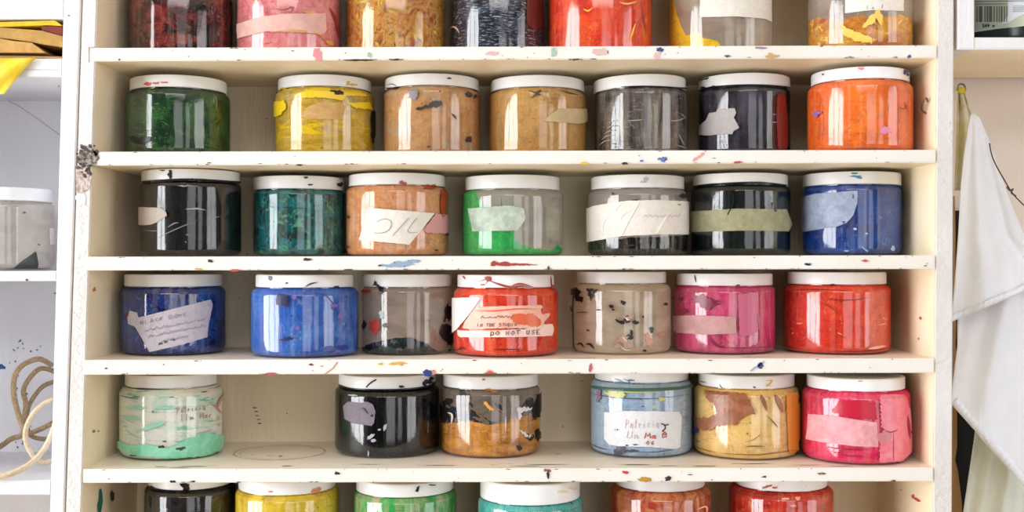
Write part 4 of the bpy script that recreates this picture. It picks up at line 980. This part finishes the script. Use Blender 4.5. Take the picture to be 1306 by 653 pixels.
on(j, 'ink_smear', strokes([([(1128, 549), (1136, 551), (1145, 548)], 2), ([(1139, 552), (1139, 588)], 1.2), ([(1060, 575), (1080, 581), (1105, 582)], 1.2), ([(1055, 570), (1080, 573), (1110, 573)], 2), ([(1157, 530), (1160, 560)], 4)]), '#9a1c34')
on(j, 'ink_smear', blobs([(1098, 486, 3, 1.2)], 4), '#c8a49c')

# ---- bottom row (cut by the picture's lower edge)
J['r6a'] = make_jar(6, 183, 303, 192, 300, .026, 'black jar with a dripped-on lid, first of the lowest row under the fifth shelf',
    P([(60, 60, 1.5), (.35, '#08090a'), (.52, '#141416'), (.66, '#4a3024')], [('#16482c', (60, 60), .68, .02, 1), ('#84604a', (110, 90), .7, .02, 2)], tex=.3))
on(J['r6a'], 'ink_smear', strokes([([(192, 620), (205, 625), (235, 627), (265, 626), (290, 620), (300, 616)], 2)], False)+[[(229, 617), (233, 619), (236, 617), (241, 617), (242, 622), (238, 624), (240, 628), (234, 626), (233, 622)]], '#0f0c0e')
J['r6b'] = make_jar(6, 299, 434, 305, 429, .012, 'yellow streaked jar with orange spots on the lid, in the lowest row',
    P([(50, 20, .8), (.33, '#c8a418'), (.5, '#dcc030'), (.65, '#e4d060')], [('#f4e868', (60, 90, .8), .64, .02, 2.5), ('#b4943c', (80, 20), .66, .04, 1)]))
on(J['r6b'], 'ink_smear', blobs([(346, 627, 3, 1.4), (403, 625, 6, 2.6, -.5), (404, 631, 4, 1)], 4), '#d88a5c')
J['r6c'] = make_jar(6, 450, 583, 456, 580, .012, 'green jar with a black mark on the lid, in the lowest row',
    P([(60, 15, .8), (.33, '#118838'), (.5, '#2ca04c'), (.65, '#86a468')], [('#b0a888', (50, 12), .6, .06, .6)], seed=11))
on(J['r6c'], 'ink_smear', blobs([(533, 624, 2, 5, .3), (551, 618.5, 4, .8)], 4), '#1c2028')
J['r6d'] = make_jar(6, 608, 744, 612, 739, .001, 'turquoise jar whose lid stands clear of the board, in the lowest row',
    P([(40, 25, .8), (.33, '#2c9088'), (.5, '#48a8a0'), (.65, '#88c0b8')], [('#1c6460', (60, 60), .68, .03, 2)]))
on(J['r6d'], 'ink_smear', blobs([(720, 627, 8, 2), (730, 623, 5, 1.4)], 4), '#e6deb0')
J['r6e'] = make_jar(6, 775, 908, 786, 900, .022, 'reddish brown and tan marbled jar, in the lowest row',
    P([(40, 30, 1.5), (.33, '#8a3018'), (.48, '#b04a24'), (.6, '#c87a48'), (.7, '#d09a68')], [('#dcc0a8', (70, 20), .68, .02, 1), ('#a83020', (30, 60), .62, .03, 1)]))
on(J['r6e'], 'ink_smear', strokes([([(888, 650), (900, 646), (901, 655)], 2)]), '#f0c8b0')
J['r6f'] = make_jar(6, 927, 1064, 937, 1055, .026, 'deep red jar with pale flecks, last in the lowest row',
    P([(20, 70, 1.2), (.33, '#a81c14'), (.5, '#c42c1c'), (.65, '#d0482c')], [('#8a1410', (20, 200), .6, .03, 1.5), ('#d87850', (40, 20), .64, .05, .6)]))
on(J['r6f'], 'ink_smear', blobs([(1003, 636, 5, 2), (1017, 635, 3, 2.6), (1012, 645, 4, 1), (990, 621, 2, 1)], 4), '#e8b094')
on(J['r6f'], 'ink_smear', blobs([(980, 620, 7, 2, -.3), (988, 622, 3, 1)], 4), '#a0523c')

# ------------------------------------------------------------------ left cupboard
cup = empty('open_cupboard', 'white open-fronted cupboard to the left, holding folders, a jar and rope', 'cupboard', (0, 0, 0))
ix = lambda y: 81-.027*y
ox = lambda y: 103-.033*y
prism('stile', [(ix(Y0), Y0), (ox(Y0)-.0, Y0), (ox(Y1), Y1), (ix(Y1), Y1)], DEP, [M_white2, M_white2], cup, bevel=.001)
XLc = -170
lb = {}
def cshelf(t, b, mats=None, name='shelf_board', r=None): 
    return prism(name, [(XLc, t), ((r or ix(t))+.5, t-.3), ((r or ix(b))+.5, b), (XLc, b+.5)], DEP, mats or [M_white2, M_white2, M_white2], cup, Y=.0006, bevel=.0008)
cshelf(-20, 24); cshelf(74, 98); cs3 = cshelf(346, 358.5); cs4 = cshelf(613, 631)
prism('floor_strip', [(XLc, 68), (ix(68), 72), (ix(74), 74.5), (XLc, 74.5)], DEP, [M_tanwood], cup, Y=.0006, bevel=.0004)
prism('side_panel', [(XLc-25, Y0), (XLc, Y0), (XLc, Y1), (XLc-25, Y1)], DEP, [M_white2], cup)
prism('back_panel', [(XLc-20, Y0), (ox(Y0)-1, Y0), (ox(Y1)-1, Y1), (XLc-20, Y1)],   .006, [M_wback], cup, Y=DEP-.001, bevel=0, at=0)
# blue mark and spots on the cupboard's back
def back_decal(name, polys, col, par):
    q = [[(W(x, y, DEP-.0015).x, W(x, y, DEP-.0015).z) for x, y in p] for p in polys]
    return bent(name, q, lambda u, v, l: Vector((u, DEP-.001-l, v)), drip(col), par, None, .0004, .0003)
back_decal('paint_stain', blobs([(-1, 468, 6, 5)], 2), '#3566a4', cup)
back_decal('thin_line', ribbon([(4, 126), (22, 134), (50, 153), (90, 182)], .7), '#b4b2b6', cup)  # thin grey line running diagonally across the back panel
flat_decal('thin_line', ribbon([(-60, 89), (20, 88.6), (77, 89)], .5), drip('#c6c0bc'), cup, .0006)
r2 = random.Random(8); L = []
for i in range(34): L.append((r2.gauss(27, 8), r2.uniform(425, 580), r2.choice([.6, .9, 1.3]), r2.uniform(.5, 1.8)))
back_decal('paint_speck', blobs(L, 3), '#5b5c5c', cup)
flat_decal('paint_speck', blobs([(34, 357, 2.2, 1.2), (70, 374, 1, 1), (75, 110, .8, .8), (88, 20, 1.5, .7)], 3), drip('#5b5550'), cs3, .0006)

def sheet(name, label, cat, poly, depth, col, col2=None, Y=.004, group=None, rise=0):
    o = prism(name, poly, depth, [blot(name+'_paper', col, col2 or col, .7, 90)], None, Y=Y, bevel=0)
    return tag(o, label, cat, group)
sheet('yellow_envelope', 'bright yellow envelope on top of the folder pile in the left cupboard', 'envelope', [(-110, 33), (0, 28.2), (70, 26), (79, 33), (60, 32), (0, 34), (-110, 40)], .12, '#e8c428', '#dab41c')
sheet('red_folder', 'dark red folder just under the yellow envelope in the left cupboard', 'folder', [(52, 34.5), (68, 33.2), (79.5, 34.8), (79.5, 45), (54, 38.3)], .12, '#7c2c20', '#6c2418')
sheet('manila_envelope', 'upper brown manila envelope in the cupboard pile, widest of the pile', 'envelope', [(-110, 41), (0, 35), (53, 39), (79.5, 46), (79.5, 60), (52, 56), (37, 53), (0, 48.2), (-110, 50)], .12, '#c29a52', '#b48c48', Y=.006)
sheet('manila_envelope', 'lower brown manila envelope in the cupboard pile, with the pointed corner', 'envelope', [(-110, 51), (0, 49), (15, 52), (40, 54.5), (58, 67.5), (0, 67), (-110, 67)], .12, '#cda05a', '#bd9250', Y=.003)
# hanging yellow plastic sheet
def cloth_grid(name, rows, nx, Yfn, mat, parent, thick=.0012, smooth=True):
    """rows: [(y, x0, x1)] in px, at depth Yfn(s, t)"""
    bm = bmesh.new(); g = []
    ny = len(rows)
    for i, (y, x0, x1) in enumerate(rows):
        line = []
        for k in range(nx):
            s = k/(nx-1); t = i/(ny-1)
            yy = y(s) if callable(y) else y
            line.append(bm.verts.new(W(x0+(x1-x0)*s, yy, Yfn(s, t))))
        g.append(line)
    for a, b in zip(g, g[1:]):
        for k in range(nx-1): bm.faces.new((a[k], b[k], b[k+1], a[k+1]))
    bmesh.ops.recalc_face_normals(bm, faces=bm.faces)
    o = bm_obj(name, bm, mat, parent, smooth)
    m = o.modifiers.new('thickness', 'SOLIDIFY'); m.thickness = thick; m.offset = 0
    return o
rows = []
for i in range(13):
    t = i/12; rows.append((74+t*46, -110, 47-42*t**.85))
h = cloth_grid('yellow_sheet', rows, 22, lambda s, t: -.0045-.002*math.sin(s*22+t*4)-.002*t, blot('yellow_plastic', '#ecc61e', '#f2d84c', .3, 40), None, .0008)
tag(h, 'bright yellow plastic sheet hanging over the cupboard edge below the envelopes', 'sheet')

# clear jar in the cupboard
jl = make_jar(3, -63, 71, -58, 74, .020, 'almost empty clear jar with dark residue in the left cupboard', P('#20241f', (), fill=[(-63, 345), (18, 342), (28, 333), (46, 321), (48, 322), (50, 342), (71, 342)], haze=.5, hazecol='#e4dcd2', amp=.02),
              zbase=W(0, 346, .0006).z+.0002, lidh=.0125, group=None)

on(jl, 'ink_smear', blobs([(31, 271, 1.8, 1.4), (49, 312, 1.4, 1)], 2), '#5a4a44')
on(jl, 'masking_tape', [[(69, 291), (63, 291), (64, 312), (70, 312)]], T_white)

# coils of cord
M_rope = blot('beige_rope', '#b09878', '#8f7858', .8, 500)
M_cord = blot('cream_cord', '#dccbb0', '#cdb998', .6, 300)
def cord(name, pts, Yl, r, mat, label):
    P_ = []
    for (x, y), Y in zip(pts, Yl): P_.append(tuple(W(x, y, Y)))
    o = tube(name, smooth_line(P_, 8), r, mat); return tag(o, label, 'rope')
cord('rope', [(66, 466), (50, 458), (30, 465), (19, 480), (18, 505), (24, 530), (30, 548), (26, 556), (14, 560), (-10, 574), (-60, 580)], [.10, .09, .08, .075, .07, .07, .06, .08, .09, .1, .11], .0026, M_rope, 'thick brown hank of rope looped high in the left cupboard')
cord('rope', [(70, 474), (52, 470), (38, 482), (30, 498), (33, 515), (31, 535), (34, 552), (50, 548), (70, 538)], [.11, .10, .10, .10, .095, .09, .09, .09, .10], .0024, M_rope, 'inner brown loop of rope curving behind the thick hank')
cord('rope', [(72, 486), (56, 492), (44, 505), (36, 520), (34, 540), (40, 556), (60, 560), (74, 555)], [.12, .115, .11, .108, .105, .1, .1, .1], .0022, M_rope, 'third brown rope loop nearest the cupboard back panel')
cord('cord', [(74, 508), (58, 514), (42, 528), (33, 548), (34, 566), (44, 584), (56, 590), (68, 586), (76, 578)], [.05, .045, .04, .04, .04, .04, .045, .05, .055], .0024, M_cord, 'pale cord loop standing in front of the brown rope loops')
cord('cord', [(76, 520), (68, 548), (58, 570), (44, 587), (24, 600), (0, 608), (-40, 612), (-90, 611)], [.03, .025, .02, .01, .0, -.006, -.006, -.006], .0026, M_cord, 'long pale cord sweeping down across the cupboard shelf edge')

# ------------------------------------------------------------------ right side: wall cabinet, hook, apron
cab = empty('wall_cabinet', 'white open cabinet on the right wall with a green bottle inside', 'cabinet', (0, 0, 0))
prism('stile', [(1221.5, -160), (1243, -160), (1243, 63), (1221.5, 63)], DEP, [M_white2, M_white2], cab, Y=0, bevel=.001)
prism('bottom_rail', [(1243, 47.5), (1460, 47.5), (1460, 62.5), (1243, 63)], DEP+.004, [M_white2, M_inside, M_white2], cab, Y=0, bevel=.001)
prism('stile', [(1460, -160), (1480, -160), (1480, 63), (1460, 63)], DEP, [M_white2, M_white2], cab, Y=0, bevel=.001)
prism('top_rail', [(1221.5, -175), (1480, -175), (1480, -160), (1221.5, -160)], DEP, [M_white2, M_white2], cab, Y=0, bevel=.001)
box('back_panel', (W(1225, 0).x, DEP-.002, W(0, 60).z), (W(1475, 0).x, DEP+.008, W(0, -170).z), M_white2, cab)
# dark green bottle with a printed label
zb = W(0, 47.5).z+.0005
R = .062; Xc, Yc = W(1324, 0, .066).x, .072
bt = empty('bottle', 'dark green bottle with a barcode label inside the right wall cabinet', 'bottle', (Xc, Yc, zb))
jb = Jar(); jb.R, jb.Xc, jb.Yc, jb.z0, jb.rl, jb.H, jb.zt, jb.zs = R, Xc, Yc, zb, R, .12, .12, .12
jb.prof = [(0, .001), (R-.012, .001), (R-.008, 0), (R-.004, .001), (R-.001, .003), (R, .006), (R, .02), (R, .09), (R-.006, .1), (.03, .112), (.018, .115), (.018, .125), (0, .125)]
jb.e = bt
n = NT('dark_green_plastic'); M_dg = n.done(n.bsdf(lin('#10241e'), .25))
bm_obj('bottle_body', rev(jb.prof, 80, R), M_dg, bt, angle=.7)
bm_obj('bottle_cap', rev([(.019, .118), (.020, .119), (.020, .130), (.018, .132), (0, .132)], 48, .02), plain('white_cap', '#e8e8e8', .4), bt, angle=.6)
lab = on(jb, 'label', [[(1236, -25), (1350, -25), (1350, 28), (1300, 34), (1270, 37), (1238, 42)]], tape_mat('bottle_label', '#c4cbb6', '#bac2ac'), .0004)
on(jb, 'label', [[(1286, 4), (1350, 4), (1350, 12), (1312, 15), (1298, 22), (1284, 30), (1270, 32), (1286, 28)]], '#dde4ea', .0007, parent=bt)
on(jb, 'label', [[(1286, -25), (1350, -25), (1350, 14), (1312, 14), (1298, 22), (1286, 27)]], '#d6dee8', .0006)
bars = []
for x, wd in [(1247, 1), (1251.5, 4), (1257, 1), (1260, 1.6), (1264, 3.5), (1268.5, 1), (1272, 1.3), (1275, 1), (1278, 1.8), (1281.5, 1), (1284.5, .8)]:
    bars.append([(x-wd/2, 8), (x+wd/2, 8), (x+wd/2, 28), (x-wd/2, 28)])
on(jb, 'barcode', bars, '#5d6358', .0009)
on(jb, 'lettering', writing('500 m', 1254, 35, 1270, 34, 4, .9, random.Random(1), .02)+[q for k in range(5) for q in ribbon([(1292, 8+k*1.8), (1306, 7.6+k*1.8)], .4)]+ribbon([(1244, 2), (1330, 1)], .6)+ribbon([(1244, 5.4), (1284, 5)], .5), '#3a4040', .0009)

# ragged wooden strip and dark board behind the cloth
ragged = [(1213.5, 250)]
L = [(1218, 250), (1219, 300), (1218.5, 352), (1220, 400), (1219, 440), (1221, 455), (1219.5, 480), (1219, 508), (1221, 530), (1221, 570), (1218.5, 587), (1222, 600), (1224.5, 620), (1227, 640), (1229, 700)]
o = prism('wooden_strip', [(1213, 250)]+L+[(1213, 700)], .008, [M_tanwood, M_tanwood], None, Y=.14, bevel=.0006)
# placed close behind the side panel so that it shows beside it
o.location.x = 0
tag(o, 'ragged-edged bare wooden strip beside the right shelving panel behind the cloth', 'wooden strip')
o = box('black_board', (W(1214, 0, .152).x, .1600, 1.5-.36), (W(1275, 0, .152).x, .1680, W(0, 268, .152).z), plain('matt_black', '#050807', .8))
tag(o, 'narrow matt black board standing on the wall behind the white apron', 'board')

hookp = [(1222, 118), (1226, 110), (1231, 113), (1230, 122), (1226, 126)]
o = tube('wall_hook', smooth_line([tuple(W(x, y, Y)) for (x, y), Y in zip([(1221, 115), (1223, 108), (1229, 108), (1231, 114), (1229, 119)], [.168, .145, .13, .128, .132])], 6), .0010, plain('hook_metal', '#8a857a', .35, Metallic=.9))
tag(o, 'small metal hook on the right wall holding the apron', 'hook')
def cloth_material(name, c1, c2):
    n = NT(name); g = n.new('ShaderNodeNewGeometry').outputs['Position']
    f = n.noise(g, 12, 4, .6); wv = n.noise(g, 900, 2, .5); fo = n.noise(n.map(g, (1, 1, .6)), 22, 3, .5, .6)
    return n.done(n.bsdf(n.mix(n.step(f, .55, .15), lin(c1), lin(c2)), .9, n.math('MULTIPLY_ADD', wv, .03, fo), .012, .5))
M_cloth = cloth_material('white_cotton', '#f0f3fb', '#e8ecf6')
M_cloth2 = cloth_material('greenish_white_cotton', '#e6ebe2', '#dde4da')
ap = empty('apron', 'white cotton apron hanging in folds from the hook on the right wall', 'apron', tuple(W(1226, 112, .14)))
def par(o): o.matrix_parent_inverse = Matrix.Translation(-ap.location); return o
def lerp_tab(tab, y):
    for (a, xa), (b, xb) in zip(tab, tab[1:]):
        if a <= y <= b: return xa+(xb-xa)*(y-a)/(b-a)
    return tab[-1][1] if y > tab[-1][0] else tab[0][1]
# yellow neck band
rows = [(118+i*5, 1222-(i*.15), lerp_tab([(118, 1230), (125, 1232), (150, 1240), (180, 1243), (260, 1240)], 118+i*5)-0) for i in range(26)]
par(cloth_grid('neck_band', rows, 8, lambda s, t: .125+.004*math.sin(s*9), blot('yellowed_cotton', '#c9c08c', '#dad6bc', .9, 60), ap, .0012))
par(cloth_grid('band_tab', [(111, 1222, 1230), (115, 1222, 1231), (119, 1222, 1232)], 4, lambda s, t: .121, plain('yellow_tab', '#d8c840', .7), ap, .001))
LT = [(145, 1238), (160, 1235), (200, 1229), (240, 1225), (300, 1222), (360, 1218), (400, 1214.5), (412, 1213.5), (430, 1222)]
RT = [(145, 1243), (152, 1250), (175, 1259), (195, 1266), (250, 1284), (310, 1306), (360, 1350), (430, 1400)]
rows = []
for i in range(40):
    t = i/39
    rows.append(((lambda t_: (lambda s: 145+t_*(410-145)-t_**3*min(1, s/.55)*42+t_**6*2.5*math.sin(s*40)*0))(t), lerp_tab(LT, 145+t*267), lerp_tab(RT, 145+t*267)))
par(cloth_grid('upper_layer', rows, 60, lambda s, t: .085-.045*t+.006*t*math.sin(s*9+2*t)+.0022*t*math.sin(s*23+1+5*t)+.02*(s-.3)**2*t, M_cloth, ap, .0016))
bm = bmesh.new(); g = []
for i in range(110):
    s = i/109*.85; x = 1213.5+s*(1400-1213.5); y = 410.5-min(1, s/.55)*42; t = 1
    Y = .085-.045*t+.006*t*math.sin(s*9+2*t)+.0022*t*math.sin(s*23+1+5*t)+.02*(s-.3)**2*t
    pk = .0016*abs(math.sin(i*.7))
    a = [W(x, y, Y-.0012), W(x+.5, y-5, Y-.0018-pk), W(x+1, y-10, Y-.0008)]
    g.append([bm.verts.new(p) for p in a])
for a, b in zip(g, g[1:]):
    for k in range(2): bm.faces.new((a[k], b[k], b[k+1], a[k+1]))
h = bm_obj('hem', bm, M_cloth, ap, True); par(h); h.modifiers.new('t', 'SOLIDIFY').thickness = .0008
# second layer reaching down to the pointed corner
rows = []
LT2 = [(385, 1224), (425, 1221.5), (450, 1221), (480, 1217), (505, 1213.5), (516, 1213), (640, 1310), (720, 1372)]
for i in range(40):
    t = i/39; yl = 385+t*(516-385)
    rows.append(((lambda t_: (lambda s: 370+t_*(515-370)+t_**2*s*150))(t), lerp_tab(LT2, 385+t*131), 1345))
par(cloth_grid('middle_layer', rows, 60, lambda s, t: .066-.012*t+.007*math.sin(s*9+2.6*t)+.002*math.sin(s*21+5*t)-.012*s*t, M_cloth, ap, .0016))
# hem: band with stitched puckers along the slanted lower edge
bm = bmesh.new(); g = []
for i in range(120):
    s = i/119; x = 1213.5+s*(1345-1213.5); y = 515+s*150; Y = .066-.012+.007*math.sin(s*9+2.6)+.002*math.sin(s*21+5)-.012*s
    pk = .0022*abs(math.sin(i*.75))
    a = [W(x, y, Y-.0014), W(x+4, y-4.5, Y-.0022-pk), W(x+8, y-8, Y-.0012)]
    g.append([bm.verts.new(p) for p in a])
for a, b in zip(g, g[1:]):
    for k in range(2): bm.faces.new((a[k], b[k], b[k+1], a[k+1]))
h = bm_obj('hem', bm, M_cloth, ap, True); par(h); h.modifiers.new('t', 'SOLIDIFY').thickness = .0008
# lower greenish layer
rows = []
for i in range(24):
    t = i/23; y = 500+t*240; rows.append((y, lerp_tab([(500, 1250), (560, 1243), (600, 1237), (653, 1229), (740, 1218)], y), 1345))
par(cloth_grid('lower_layer', rows, 40, lambda s, t: .098+.010*math.sin(s*9+1)+.004*math.sin(s*21+2*t), M_cloth2, ap, .0014))
# wire
wp = [(1262, 183), (1265, 198), (1271, 212), (1280, 228), (1291, 246), (1306, 262), (1330, 285), (1360, 300)]
o = tube('wire', smooth_line([tuple(W(x, y, .066-.006*i)) for i, (x, y) in enumerate(wp)], 6), .0006, plain('black_wire', '#3a3634', .5))
tag(o, 'thin dark wire running down across the apron at the right wall', 'wire')
o = tube('wire', smooth_line([tuple(W(x, y, .084)) for x, y in [(1284, 238), (1288, 243), (1292, 241), (1290, 246), (1296, 250)]], 6), .0008, plain('dark_twist', '#4a4a50', .5))
tag(o, 'short knotted twist of wire on the thin dark wire', 'wire')
